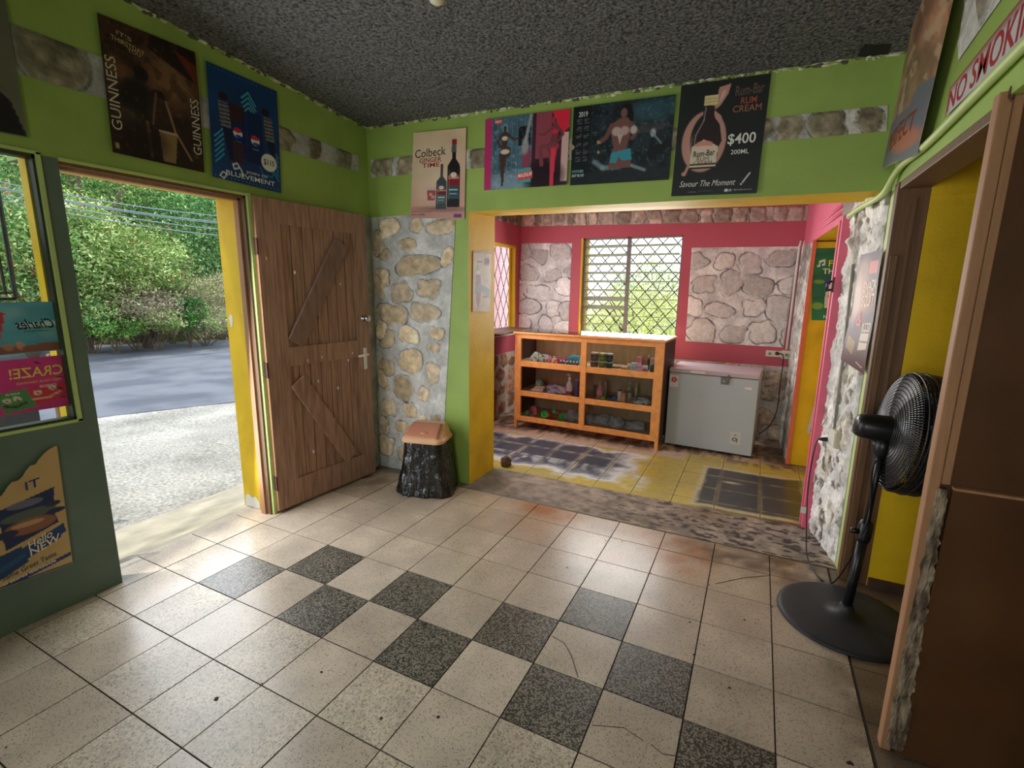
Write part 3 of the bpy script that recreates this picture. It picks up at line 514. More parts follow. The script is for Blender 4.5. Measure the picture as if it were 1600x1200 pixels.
fr = MB(); fr.box(0, sl_, 0, .045, lbot, ltop, 0); fr.box(srr, LW, 0, .045, lbot, ltop, 0); fr.box(sl_, srr, 0, .045, rt0, ltop, 0); fr.box(sl_, srr, 0, .045, m0, m1, 0); fr.box(sl_, srr, 0, .045, lbot, rb, 0)
fr.box(-.001, .0, 0, .045, lbot, ltop, 1)
fr.build('frame', [M['wood_door'], M['wood_raw']], door1, local=True, bevel=.004)
pl = MB(); npl = 7; pwid = (srr - sl_ + .02) / npl
for z0, z1 in ((rb - .01, m0 + .01), (m1 - .01, rt0 + .01)):
    for k in range(npl):
        x = sl_ - .01 + k * pwid; pl.box(x + .003, x + pwid - .003, .014, .034, z0, z1, 0)
        pl.box(x + pwid * .45, x + pwid * .45 + .004, .0115, .014, z0 + .02, z1 - .02, 0)
pl.build('plank_panel', M['wood_door'], door1, local=True, bevel=.002)
def brace(name, u0, z0, u1, z1, w, m, th=.016):
    d = np.array((u1 - u0, z1 - z0)); L = np.linalg.norm(d); a = math.atan2(d[1], d[0]); mb = MB(); MM = Matrix.Translation((u0, -.0045, z0)) @ Matrix.Rotation(-a, 4, 'Y')
    mb.box(0, L, -th / 2, .018, -w / 2, w / 2, 0, M=MM); return mb.build(name, m, door1, local=True, bevel=.003)
p = [lp(*q) for q in ((185, 580), (345, 190), (190, 690), (395, 985))]
brace('brace', p[0][0] + .01, p[0][1] + .02, p[1][0] + .02, p[1][1] - .03, .125, M['wood_door_dk']); brace('brace', p[2][0] + .01, p[2][1] - .03, p[3][0] - .01, p[3][1] + .02, .125, M['wood_door'])
b = MB()
for a, z in ((.05, 1.7), (.45, .62), (.38, .86), (.55, .78), (.66, .98), (.3, 1.02), (.62, 1.55), (.25, 1.62), (.3, .35), (.42, 1.03), (.7, 1.03)):
    b.box(a, a + .006, -.0012, .012 if z > 0 else 0, z, z + .02, 0)
b.build('putty_marks', M['white'], door1, local=True)
kn = MB(); kn.lathe([(.024, 0), (.026, .006), (.011, .01), (.011, .03), (.024, .036), (.029, .05), (.026, .062), (.012, .068)], (LW - .06, 0, 1.30), (0, -1, 0), 20); kn.build('door_knob', M['chrome'], door1, local=True, smooth=True)
hd = MB(); hd.box(LW - .075, LW - .045, -.008, 0, .90, 1.07); hd.build('handle_plate', M['white'], door1, local=True, bevel=.003)
hv = MB(); hv.tube([(LW - .06, 0, 1.02), (LW - .06, -.04, 1.02), (LW - .075, -.045, 1.02), (LW - .16, -.045, 1.015)], .009, 10); hv.build('door_handle', M['white'], bpy.data.objects['handle_plate'], local=True, smooth=True)
for z in (1.78, .22, 1.0):
    hg = MB(); hg.box(-.006, .003, -.004, .05, z - .05, z + .05); hg.tube([(-.006, -.004, z - .05), (-.006, -.004, z + .05)], .006, 8); hg.build('hinge', M['rust'], door1, local=True)
# frame of the street door and window (part of the wall)
ff = MB()
ff.box(-.735, -.692, .398, .431, 0, 2.072, 0); ff.box(-.735, -.692, -.478, .43, 2.045, 2.076, 0)
ff.build('door_lining', M['wood_raw'], wall_left, bevel=.002)
ff = MB(); ff.box(-.692, -.655, .412, .432, 0, 2.075, 0); ff.box(-.69, -.655, -.478, .43, 2.06, 2.078, 0); ff.build('door_stop', M['wood_jamb'], wall_left)
ff = MB(); ff.box(-.668, -.636, .425, .452, 0, 2.092, 0); ff.box(-.668, -.640, -.478, .45, 2.076, 2.090, 0)
ff.build('door_trim', M['green_light'], wall_left, bevel=.002)
ff = MB(); ff.box(-.83, -.82, -2.4, -.545, .9, .93); ff.box(-.83, -.82, -2.4, -.545, 2.055, 2.085)
win2 = struct(empty('window_2', (-.70, -1.47, .9)), 'street window with a grey-green frame beside the open door')
f_ = MB(); f_.box(-.705, -.655, -.566, -.545, .9, 2.085, 0); f_.box(-.705, -.655, -2.4, -.545, .9, .918, 0); f_.box(-.705, -.655, -2.4, -.545, 2.067, 2.085, 0); f_.box(-.705, -.655, -2.4, -2.37, .9, 2.085, 0)
f_.build('window_frame', mat('dark_green_frame', (58, 66, 44), .5, .1, 8), win2)
f_ = MB(); f_.box(-.668, -.640, -.556, -.541, .895, 2.092, 0); f_.box(-.668, -.640, -2.4, -.541, .893, .906, 0); f_.box(-.668, -.640, -2.4, -.541, 2.084, 2.096, 0); f_.build('frame_trim', M['green_light'], win2)
f_ = MB(); f_.box(-.77, -.705, -.572, -.545, .9, 2.085, 0); f_.build('outer_reveal', M['yellow'], win2)
f_ = MB(); f_.box(-.694, -.691, -2.38, -.566, .918, 2.067, 0); f_.build('window_pane', M['glass'], win2)
# window_1: louvred window of the side room with a diamond grille
win1 = struct(empty('window_1', ((wx0 + wx1) / 2, YB + .1, wz0)), 'louvred window with diamond grille in the far pink wall')
mid = (wx0 + wx1) / 2 - .02
f_ = MB()
for a, c_ in ((wx0 + .03, .02), (mid, .035), (wx1 - .012, .012)): f_.box(a - c_ / 2, a + c_ / 2, YB + .04, YB + .10, wz0, wz1, 0)
f_.box(wx0, wx1, YB + .04, YB + .1, wz0, wz0 + .03, 0); f_.box(wx0, wx1, YB + .04, YB + .1, wz1 - .012, wz1, 0); f_.build('window_frame', M['winmetal'], win1)
f_ = MB(); f_.box(wx0, wx0 + .02, YB - .002, YB + .25, wz0, wz1, 0); f_.build('window_reveal', M['yellow'], win1)
for s_, (xa, xb) in enumerate(((wx0 + .045, mid - .02), (mid + .02, wx1 - .035))):
    for k in range(11):
        z = wz0 + .06 + k * .1
        tilt = math.radians(-9 if s_ == 0 else -4) - (.28 if (s_ == 0 and k in (3, 4)) else 0)
        mb = MB(); mb.box(0, xb - xa, -.055, .055, -.003, .003, 0, M=Matrix.Translation((xa, YB + .07, z)) @ Matrix.Rotation(tilt, 4, 'X')); mb.build('louver_blade', M['louver'], win1)
def lattice(mb, u0, u1, z0, z1, dx, slope, fix, r=.0045, plane='y'):
    h = z1 - z0
    for sgn in (1, -1):
        k0 = int((u0 - h / slope) / dx) - 2; k1 = int((u1 + h / slope) / dx) + 2
        for k in range(k0, k1):
            ua = k * dx; pts = []
            a0, b0 = ua, z0; a1, b1 = ua + sgn * h / slope, z1
            ts_ = [0, 1]; lo, hi = 0, 1
            if a1 != a0:
                t1, t2 = (u0 - a0) / (a1 - a0), (u1 - a0) / (a1 - a0); lo = max(lo, min(t1, t2)); hi = min(hi, max(t1, t2))
            if hi - lo < .02: continue
            q = [(a0 + (a1 - a0) * t, b0 + (b1 - b0) * t) for t in (lo, hi)]
            mb.tube([((u, fix, z) if plane == 'y' else (fix, u, z)) for u, z in q], r, 4)
g = MB(); lattice(g, wx0, wx1, wz0, wz1, .165, 1.1, YB + .22, .005); g.build('diamond_grille', M['dkmetal'], win1)
# window_3: street side window of the side room
win3 = struct(empty('window_3', (-.58, 3.4, .985)), 'yellow framed side window with a diamond grille')
g = MB(); lattice(g, 2.9, 3.90, .985, 2.05, .15, 1.9, -.61, .005, 'x'); g.build('diamond_grille', mat('mauve_grille', (150, 100, 120), .5, .1, 9), win3)
g = MB(); g.box(-.62, -.532, 3.90, 3.922, .985, 2.055, 0); g.box(-.60, -.585, 3.87, 3.90, .985, 2.055, 0); g.box(-.62, -.532, 2.9, 3.92, 2.03, 2.058, 0); g.build('window_frame', M['yellow'], win3, bevel=.004)
sh = MB(); sh.box(-.53, -.19, 2.95, 3.72, 1.062, 1.085, 0); sh.box(-.53, -.49, 2.95, 3.72, 1.0, 1.062, 0)
tag(sh.build('counter_board', M['ply'], bevel=.003), 'narrow brown serving board fixed under the side window behind the glass cabinet', 'shelf')
sg = MB(); sg.box(-.62, -.53, 2.9, 3.92, .975, .992); struct(sg.build('trim_6', M['white']))
# door_2: hardboard faced door at the right with a split lower edge
door2 = struct(empty('door_2', (2.74, .2, 0)), 'dark brown hardboard door with a splintered lower edge at the right')
s_ = MB(); s_.box(2.722, 2.752, .192, .235, .0, 2.068, 0); s_.build('stile', M['wood_raw'], door2, bevel=.003)
s_ = MB(); s_.box(2.754, 2.776, .196, .235, .97, 2.068, 0); s_.build('inner_stile', M['wood_raw'], door2, bevel=.003)
s_ = MB(); s_.box(2.755, 3.55, .200, .212, .97, 2.066, 0); s_.box(2.755, 3.55, .213, .235, .02, 2.066, 0); s_.build('upper_panel', M['ply'], door2)
s_ = MB(); s_.add([(2.778, .178, .962), (3.55, .178, .962), (3.55, .178, .01), (2.765, .178, .01), (2.778, .19, .962), (3.55, .19, .962), (3.55, .19, .01), (2.765, .19, .01)], [(0, 1, 2, 3), (4, 7, 6, 5), (0, 3, 7, 4), (0, 4, 5, 1), (3, 2, 6, 7)], 0); s_.build('lower_panel', M['ply'], door2)
s_ = MB(); s_.box(2.78, 3.55, .174, .198, .962, .970, 0); s_.build('joint_strip', M['wood_raw'], door2)
# splintered plies: ragged vertical sheets
rs = random.Random(3)
for lay in range(5):
    mb = MB(); n = 60; xa = 2.745 + lay * .004; y = .184 - lay * .003
    L_, Rr = [], []
    for k in range(n + 1):
        z = .03 + .93 * k / n; wdt = .004 + .016 * (1 - k / n) + rs.uniform(-.005, .005); yy = y - .012 * (1 - k / n) * math.sin(k * .5 + lay) * .5
        L_.append((xa - wdt * .6 + rs.uniform(-.0025, .0025), yy, z)); Rr.append((xa + wdt, yy + rs.uniform(-.003, .004), z))
    vs = []
    for a, c_ in zip(L_, Rr): vs += [a, c_, (c_[0], c_[1] + .004, c_[2]), (a[0], a[1] + .004, a[2])]
    fs = []
    for k in range(n): fs += [(k * 4 + e, k * 4 + (e + 1) % 4, (k + 1) * 4 + (e + 1) % 4, (k + 1) * 4 + e) for e in range(4)]
    mb.add(vs, fs); mb.build('splintered_ply', M['rotten'], door2)
wr = MB(); wr.tube([(2.745, .19, 2.06), (2.74, .185, 2.075), (2.738, .18, 2.05), (2.744, .182, 2.04), (2.75, .185, 2.06), (2.742, .18, 2.07)], .003, 6); wr.build('twisted_wire', M['rust'], door2)
# frame of the right doorway
dj = MB(); dj.box(2.735, 2.862, 1.335, 1.40, 0, 2.055, 0); dj.box(2.742, 2.862, .20, 1.335, 2.022, 2.06, 0); dj.box(2.742, 2.862, -.9, .2, 2.07, 2.10, 0)
dfr = struct(dj.build('trim_7', M['wood_jamb'], bevel=.003))
dj = MB(); dj.box(2.745, 2.775, 1.322, 1.337, .02, 1.72, 0); dj.box(2.80, 2.815, 1.325, 1.337, .02, 1.98, 0); dj.build('batten', M['wood_jamb'], dfr, bevel=.002)
# ================================================================== EXTERIOR
D2 = np.array((.43, .903)); N2 = np.array((-.903, .43))
def rd(s, w, z): p = D2 * s + N2 * w; return (p[0], p[1], z)
gm_ = MB(); nx, ny = 120, 150
Xg, Yg = np.meshgrid(np.linspace(-7.5, -.95, nx), np.linspace(-6, 3.1, ny)); wq_ = Xg * N2[0] + Yg * N2[1]; Zg = -.06 - .02 * np.clip(-Xg - 1, 0, 3) + .02 * (fbm(Xg * 6, Yg * 6, 71) - .5)
Zg = np.where(wq_ > 5.25, -.2, Zg); Cg = np.zeros(Xg.shape + (3,)) + np.array((178, 172, 160)) / 255; Cg *= (1 + .2 * (fbm(Xg * 2, Yg * 2, 72)[..., None] - .5) * 2)
idx = np.arange(nx * ny).reshape(ny, nx); fs = np.stack([idx[:-1, :-1], idx[:-1, 1:], idx[1:, 1:], idx[1:, :-1]], -1).reshape(-1, 4).tolist()
gm_.add(np.stack([Xg, Yg, Zg], -1).reshape(-1, 3), fs, 0, lin(np.clip(Cg, 0, 1)).reshape(-1, 3)); tag(gm_.build('gravel', M['gravel'], smooth=True, fix=False), 'strip of pale gravel between the doorstep and the road', 'gravel', kind='stuff')
r_ = MB(); r_.add([rd(-60, 5.2, -.11), rd(40, 5.2, -.11), rd(40, 14.65, -.1), rd(-60, 14.65, -.1), rd(-60, 5.2, -.2), rd(40, 5.2, -.2), rd(40, 14.65, -.2), rd(-60, 14.65, -.2)], [(0, 1, 2, 3), (4, 7, 6, 5), (0, 4, 5, 1), (2, 6, 7, 3)]); struct(r_.build('road', M['asphalt']), 'grey asphalt road outside the open door')
g_ = MB(); ns, nw = 110, 60; S_, Wq = np.meshgrid(np.linspace(-40, 16, ns), 14.6 + np.linspace(0, 1, nw) ** 1.6 * 40)
hh = -.1 + 1.9 * np.clip((Wq - 15.2) / 2.6, 0, 1) + .30 * np.clip(Wq - 17.8, 0, 40) + .5 * (fbm(S_ * .5, Wq * .5, 75) - .5) * np.clip((Wq - 14.9) / 1.5, 0, 1)
pts = np.stack([D2[0] * S_ + N2[0] * Wq, D2[1] * S_ + N2[1] * Wq, hh], -1); idx = np.arange(ns * nw).reshape(nw, ns); fs = np.stack([idx[:-1, :-1], idx[:-1, 1:], idx[1:, 1:], idx[1:, :-1]], -1).reshape(-1, 4).tolist()
g_.add(pts.reshape(-1, 3), fs); struct(g_.build('hillside', M['earth'], smooth=True), 'dry earth bank rising beyond the road')
st = MB(); nx, ny = 50, 90; Xg, Yg = np.meshgrid(np.linspace(-1.42, -.862, nx), np.linspace(-1.6, 1.2, ny)); edge = -1.34 + .05 * (fbm(Yg * 3, Yg * 0 + 1, 81) - .5)
Zg = np.where(Xg < edge, -.05, -.012) + .004 * (fbm(Xg * 20, Yg * 20, 82) - .5); Zg = np.where(Xg > -.94, -.0035, Zg); Cg = np.zeros(Xg.shape + (3,)) + np.array((186, 176, 154)) / 255; Cg *= (1 + .22 * (fbm(Xg * 10, Yg * 4, 83)[..., None] - .5) * 2)
sel = (Xg > -.90)[..., None]; Cg = np.where(sel, np.array((176, 168, 150)) / 255 * (1 + .1 * (fbm(Xg * 14, Yg * 14, 84)[..., None] - .5)), Cg)
idx = np.arange(nx * ny).reshape(ny, nx); fs = np.stack([idx[:-1, :-1], idx[:-1, 1:], idx[1:, 1:], idx[1:, :-1]], -1).reshape(-1, 4).tolist(); st.add(np.stack([Xg, Yg, Zg], -1).reshape(-1, 3), fs, 0, lin(np.clip(Cg, 0, 1)).reshape(-1, 3))
st.box(-1.34, -.951, -1.6, 1.2, -.15, -.03, 0, c=(190, 180, 158)); struct(st.build('doorstep', M['step'], smooth=True, fix=False), 'worn pale cement doorstep')
gg_ = MB(); gg_.box(-30, 30, 4.3, 60, -.4, -.12); struct(gg_.build('yard', M['grass']), 'sunlit yard behind the side room')
ow = MB(); a = W(784, 430, 0, -2.6); ow.box(-2.8, -2.6, 5.6, 9.2, -.2, 3.2, 0); ow.box(-2.6, -2.45, a[1] - .35, a[1] + .28, -.2, 3.2, 1); struct(ow.build('wall_neighbour', [M['outer'], mat('pale_pink_paint', (252, 206, 220), .6, .04, 4)]))
# leaves -------------------------------------------------------------
def rdist(px, py, dist):
    d = RM @ np.array([(px - 800) / F, -(py - 600) / F, -1.]); return CAM + d * (dist / np.hypot(d[0], d[1]))
def leaf_mesh(mb, cen, rad, n, ls, cols, seed, hollow=.45, clump=None, droop=0):
    n = int(n * 2.2)
    rs = np.random.RandomState(seed); cen = np.array(cen); rad = np.array(rad); nc = clump or max(10, n // 60)
    cd_ = rs.normal(size=(nc, 3)); cd_ /= np.linalg.norm(cd_, axis=1)[:, None]; cd_ *= (hollow + (1 - hollow) * rs.rand(nc, 1)) 
    k = rs.randint(nc, size=n); tone = rs.rand(nc); P_ = cen + (cd_[k] + rs.normal(size=(n, 3)) * .14) * rad
    u = rs.normal(size=(n, 3)); u /= np.linalg.norm(u, axis=1)[:, None]; w = rs.normal(size=(n, 3)); w -= u * (w * u).sum(1)[:, None]; w /= np.linalg.norm(w, axis=1)[:, None]
    n_ = n; s = ls * .6 * (.6 + .8 * rs.rand(n, 1)); vs = np.stack([P_ - u * s, P_ + w * s * .36, P_ + u * s, P_ - w * s * .36], 1).reshape(-1, 3)
    cols = np.array(cols, float); ci = np.clip((tone[k] * .7 + rs.rand(n) * .3) * len(cols), 0, len(cols) - 1).astype(int); cc = lin(np.clip(cols[ci] / 255 * (.86 + .28 * tone[k][:, None]) * (1 + .3 * (rs.rand(n, 1) - .5)), 0, 1))
    mb.add(vs, [(4 * i, 4 * i + 1, 4 * i + 2, 4 * i + 3) for i in range(n)], 0, np.repeat(cc, 4, 0))
def branches(mb, base, cen, rad, n, r, seed):
    rs = random.Random(seed); base = Vector(base); cen = Vector(cen)
    for k in range(n):
        e = cen + Vector((rs.uniform(-1, 1) * rad[0], rs.uniform(-1, 1) * rad[1], rs.uniform(-.6, .9) * rad[2])) * .8; m_ = base.lerp(e, .5) + Vector((rs.uniform(-.1, .1), rs.uniform(-.1, .1), .15)) * rad[2] * .6
        mb.tube(bez([base, m_, e], 4), [r * (1 - .75 * i / 8) for i in range(9)], 5)
LGR = [(110, 146, 74), (156, 186, 98), (196, 214, 132), (128, 164, 84), (228, 230, 164)]; MGR = [(96, 150, 84), (120, 172, 100), (150, 192, 118), (80, 128, 76)]; DRY = [(186, 172, 140), (206, 192, 162), (164, 148, 122), (160, 178, 112)]
def plant(name, px, py, dist, rad, n, ls, cols, label, cat, seed, flowers=0, trunk=.05, group='greenery beyond the road', bn=7, fcols=((214, 60, 50), (232, 96, 72)), base=None):
    c = rdist(px, py, dist); wv = c[0] * N2[0] + c[1] * N2[1]; gz = -.1 + 1.9 * min(max((wv - 15.2) / 2.6, 0), 1) + .3 * max(wv - 17.8, 0) if base is None else base
    c[2] = max(c[2], gz + rad[2] * .55) if name != 'tree' else c[2]
    r = empty(name, (c[0], c[1], gz - .1)); lm = MB(); leaf_mesh(lm, c, rad, n, ls, cols, seed)
    bm_ = MB(); branches(bm_, (c[0], c[1], gz - .1), c, rad, bn, trunk, seed); bm_.build('branches' if name != 'tree' else 'trunk', M['bark'], r, smooth=True)
    if flowers:
        leaf_mesh(lm, c, (rad[0] * 1.05, rad[1] * 1.05, rad[2] * 1.02), flowers, .075, fcols, seed + 50, hollow=.85, clump=max(4, flowers // 4))
    lm.build('foliage', M['leaf'], r, fix=False)
    return tag(r, label, cat, None)
plant('flowering_shrub', 120, 400, 15.6, (1.3, 1.2, 1.35), 9000, .075, LGR, 'tall yellow-green flowering bush left of the dry brush across the road', 'bush', 1, 90)
plant('flowering_shrub', 215, 412, 16.0, (1.2, 1.1, .95), 8000, .07, LGR, 'yellow-green bush with red blooms seen in the middle of the doorway', 'bush', 2, 40)
plant('flowering_shrub', 25, 400, 15.2, (1.5, 1.3, 1.5), 8000, .075, LGR + MGR, 'green bush with red blooms seen through the street window', 'bush', 3, 50)
plant('dry_brush', 205, 478, 15.6, (1.4, .8, .55), 4200, .06, DRY, 'grey-brown dry brush at the foot of the bank behind the road', 'bush', 4, 0, .02)
plant('dry_brush', 318, 500, 15.9, (1.1, .7, .4), 2500, .055, DRY + [(120, 150, 84)], 'low dry brush at the road edge beside the yellow door jamb', 'bush', 5, 0, .02)
plant('fern_clump', 175, 508, 15.2, (.8, .6, .35), 2000, .06, [(110, 158, 70), (140, 184, 92)], 'small fresh green clump at the road edge under the dry brush', 'bush', 6, 0, .015)
plant('fern_clump', 296, 492, 15.6, (.45, .45, .45), 1500, .05, [(76, 132, 58), (96, 152, 72)], 'bright green rounded clump low on the bank near the yellow jamb', 'bush', 7, 0, .015)
plant('dry_brush', 262, 470, 16.8, (1.2, .9, .6), 3500, .06, DRY + LGR[:2], 'mixed dry and green brush on the bank in the middle of the doorway view', 'bush', 21, 0, .02)
plant('fern_clump', 240, 500, 15.3, (1.0, .5, .3), 2200, .055, LGR[:3] + DRY[:1], 'low pale green weeds along the road edge in the doorway', 'bush', 22, 0, .012)
plant('fern_clump', 140, 490, 15.4, (1.0, .6, .5), 2600, .06, LGR[:3] + MGR[:2], 'green weeds low on the bank at the left door post', 'bush', 23, 0, .012)
plant('dry_brush', 340, 455, 17.5, (1.3, .9, .5), 3000, .06, LGR[:3] + DRY, 'thin bushes high on the bank next to the yellow jamb', 'bush', 24, 0, .02)
plant('tree', 318, 350, 21, (2.4, 2.2, 2.1), 9000, .10, MGR, 'mid-green tree behind the bushes at the right of the doorway view', 'tree', 8, 0, .12)
plant('tree', 230, 300, 25, (3.2, 2.6, 2.0), 9000, .12, MGR, 'green tree crown crossing the power lines above the doorway view', 'tree', 9, 0, .16)
plant('tree', 118, 262, 20, (2.2, 2.0, 1.5), 4500, .09, LGR[:4] + MGR[:2], 'thin-leaved tree with a pale trunk behind the flowering bushes', 'tree', 10, 0, .13)
plant('tree', 25, 255, 22, (3.0, 2.4, 2.1), 8000, .11, MGR, 'leafy green tree seen high in the street window', 'tree', 11, 0, .16)
plant('tree', 320, 255, 27, (3.2, 2.6, 2.4), 7000, .12, MGR + [(140, 180, 96)], 'farther green tree in the upper right of the doorway view', 'tree', 12, 0, .16)
plant('tree', 175, 330, 28, (4.5, 3.5, 1.7), 8000, .12, MGR[:2] + LGR[:2], 'distant low tree filling the gap between the flowering bushes', 'tree', 13, 0, .16)
plant('flowering_shrub', -70, 380, 15.5, (1.6, 1.5, 1.6), 5000, .08, LGR, 'flowering bush at the far left edge of the street window view', 'bush', 14, 20)
wm = MB(); 
for k in range(26):
    sv = -5 + k * .42; pz = rd(sv, 14.95 + .5 * ((k * 37) % 10) / 10, .10 + .08 * (k % 3)); leaf_mesh(wm, pz, (.45, .4, .30 + .06 * (k % 4)), 700, .075, (LGR[:3] + DRY[:2]) if k % 3 else DRY, 300 + k)
tag(wm.build('roadside_weeds', M['leaf'], fix=False), 'low weeds and dry grass along the far road edge', 'weeds', kind='stuff')
# bright greenery behind the far window
for k, (x, y, rr, cols, lb) in enumerate(((-.1, 9.5, (1.5, 1.2, .95), [(226, 232, 150), (236, 240, 180), (206, 224, 130)], 'sunlit yellow-green bush seen through the left half of the louvres'), (2.2, 12.2, (1.8, 1.2, .95), [(230, 236, 170), (240, 240, 196), (200, 222, 140)], 'sunlit pale bush seen through the right half of the louvres'), (-1.6, 17, (1.6, 1.3, 1.4), [(150, 190, 84), (196, 216, 120)], 'taller green bush behind the yellow-green ones in the yard'), (4.2, 15.5, (1.2, 1.2, 2.2), [(140, 190, 96), (180, 214, 130)], 'slim green tree at the top right of the louvred window'))):
    r = empty('yard_shrub', (x, y, -.12)); lm = MB(); leaf_mesh(lm, (x, y, -.12 + rr[2]), rr, 5000, .06, cols, 90 + k); lm.build('foliage', M['leaf'], r, fix=False)
    bm_ = MB(); branches(bm_, (x, y, -.12), (x, y, rr[2]), rr, 6, .04, 90 + k); bm_.build('branches', M['bark'], r, smooth=True); tag(r, lb, 'bush')
for k in range(5):
    mb = MB(); a = rdist(-260, 252 - k * 8 + (6 if k > 2 else 0), 13.2); c_ = rdist(520, 375 - k * 10 + (8 if k > 2 else 0), 16.5); pts = [a + (c_ - a) * t - np.array((0, 0, .35 * 4 * t * (1 - t))) for t in np.linspace(0, 1, 14)]
    mb.tube(pts, .011, 6); tag(mb.build('power_line', mat('grey_cable', (150, 156, 168), .6, 0, 4) if k == 0 else bpy.data.materials['grey_cable']), 'grey overhead power line crossing in front of the trees', 'cable', 'power lines above the road')
up = MB(); a = rdist(-270, 400, 13.2); up.tube([(a[0], a[1], -.3), (a[0], a[1], 6.2)], [.14, .11], 12); tag(up.build('utility_pole', M['bark'], smooth=True), 'wooden utility pole beyond the road left of the street window view', 'pole')
# black gate leaf outside the street window, sign stand below it
gt = empty('metal_gate', (-1.15, -.75, -.06)); mb = MB()
A_ = [W(q[0], q[1], 0, -1.15) for q in ((24, 462), (0, 322))]
yb_, zt = A_[0][1], 2.2
mb.tube([(-1.15, yb_, 1.46), (-1.15, yb_ + .004, 2.1)], .010, 6); mb.tube([(-1.15, yb_ - .035, 1.48), (-1.15, yb_ - .035, 2.1)], .006, 6); mb.tube([(-1.15, yb_, 1.46), (-1.15, -1.2, 1.46)], .008, 6); mb.tube([(-1.15, yb_, 1.49), (-1.15, -1.2, 1.49)], .005, 6); mb.tube([(-1.15, yb_, 2.1), (-1.15, -1.2, 2.1)], .008, 6); mb.tube([(-1.15, -1.2, -.05), (-1.15, -1.2, 2.1)], .012, 6); mb.tube([(-1.15, -.78, -.05), (-1.15, -.78, 1.46)], .010, 6)
mb.build('bar_frame', M['black'], gt); mb = MB(); mb.box(-1.17, -1.155, -1.19, yb_ - .05, 1.5, 1.78); mb.build('infill_sheet', mat('grey_black_sheet', (52, 54, 60), .6, .4, 8), gt); tag(gt, 'black barred metal gate standing outside the street window', 'gate')
sg_ = empty('sign_stand', (-1.9, -.55, -.08)); mb = MB(); a = W(22, 655, 0, -1.8); mb.box(-1.84, -1.80, a[1] - .3, a[1] + .12, .1, .95, 0); mb.build('board', mat('dark_grey_board', (70, 72, 78), .7, .3, 14), sg_)
mb = MB(); mb.box(-1.80, -1.76, a[1] + .20, a[1] + .24, -.08, 1.1, 0); mb.box(-1.80, -1.76, a[1] - .36, a[1] - .32, -.08, 1.1, 0); mb.box(-1.82, -1.78, a[1] - .36, a[1] + .24, .95, .99); mb.build('leg_frame', M['wood_raw'], sg_); tag(sg_, 'dark board on brown wooden legs standing on the gravel below the window posters', 'sign')
# ================================================================== GLASS CABINET AND ITS GOODS
CO = np.array((-.161, 3.172)); CE = np.array((1.444, 3.101)); CA = math.atan2(*(CE - CO)[::-1]); CW = float(np.linalg.norm(CE - CO)); CH = 1.082; CDp = .52
cab = tag(empty('display_cabinet', (CO[0], CO[1], 0), CA), 'orange pine display cabinet with six glass front panes in front of the far window', 'cabinet')
Z1, Z2, Z3, Z4, Z5, Z6 = .140, .374, .431, .704, .766, 1.012
c_ = MB()
for x0, x1 in ((0, .075), (CW / 2 - .03, CW / 2 + .03), (CW - .085, CW)): c_.box(x0, x1, 0, .03, .085, CH - .02)
for z0, z1 in ((.085, Z1), (Z2, Z3), (Z4, Z5), (Z6, CH - .02)):
    for x0, x1 in ((.075, CW / 2 - .03), (CW / 2 + .03, CW - .085)): c_.box(x0, x1, .002, .028, z0, z1)
c_.build('front_frame', M['wood_cab'], cab, local=True, bevel=.002)
c_ = MB(); t = .022
c_.box(-.015, CW + .015, -.018, .03, CH - .02, CH); c_.box(-.015, CW + .015, CDp - .04, CDp + .012, CH - .02, CH); c_.box(-.015, .03, .03, CDp - .04, CH - .02, CH); c_.box(CW - .03, CW + .015, .03, CDp - .04, CH - .02, CH)
c_.build('top_frame', M['wood_cab'], cab, local=True, bevel=.003)
c_ = MB(); c_.box(.0, CW, 0, CDp, CH, CH + .006); c_.build('glass_top', M['glass'], cab, local=True)
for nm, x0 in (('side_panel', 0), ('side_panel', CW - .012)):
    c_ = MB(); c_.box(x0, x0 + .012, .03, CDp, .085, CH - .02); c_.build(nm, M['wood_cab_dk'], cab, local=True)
c_ = MB(); c_.box(.012, CW - .012, CDp - .01, CDp, .085, CH - .02); c_.build('back_panel', M['ply_in'], cab, local=True)
for x in (0, CW - .034):
    c_ = MB(); c_.box(x, x + .034, 0, .03, 0, .085); c_.build('leg', M['wood_cab'], cab, local=True)
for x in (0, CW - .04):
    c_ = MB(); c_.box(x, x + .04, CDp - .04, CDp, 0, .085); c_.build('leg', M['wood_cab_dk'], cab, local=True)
SH = [(Z5 - .006), (Z3 - .006), (Z1 - .006)]
for z in SH: c_ = MB(); c_.box(.012, CW - .012, .031, CDp - .012, z - .014, z); c_.build('shelf', M['wood_cab'] if z < .2 else M['glass'] if z > 5 else M['ply_in'], cab, local=True)
for x0, x1 in ((.075, CW / 2 - .03), (CW / 2 + .03, CW - .085)):
    for z0, z1 in ((Z1, Z2), (Z3, Z4), (Z5, Z6)):
        c_ = MB(); c_.box(x0 - .004, x1 + .004, .0285, .0315, z0 - .004, z1 + .004); c_.build('glass_pane', M['glass'], cab, local=True)
def cw(u, y, z): c, s = math.cos(CA), math.sin(CA); return (CO[0] + u * c - y * s, CO[1] + u * s + y * c, z)
def uL(px): return .075 + (px - 150) / 540 * .69
def uR(px): return CW / 2 + .035 + (px - 745) / 620 * .68
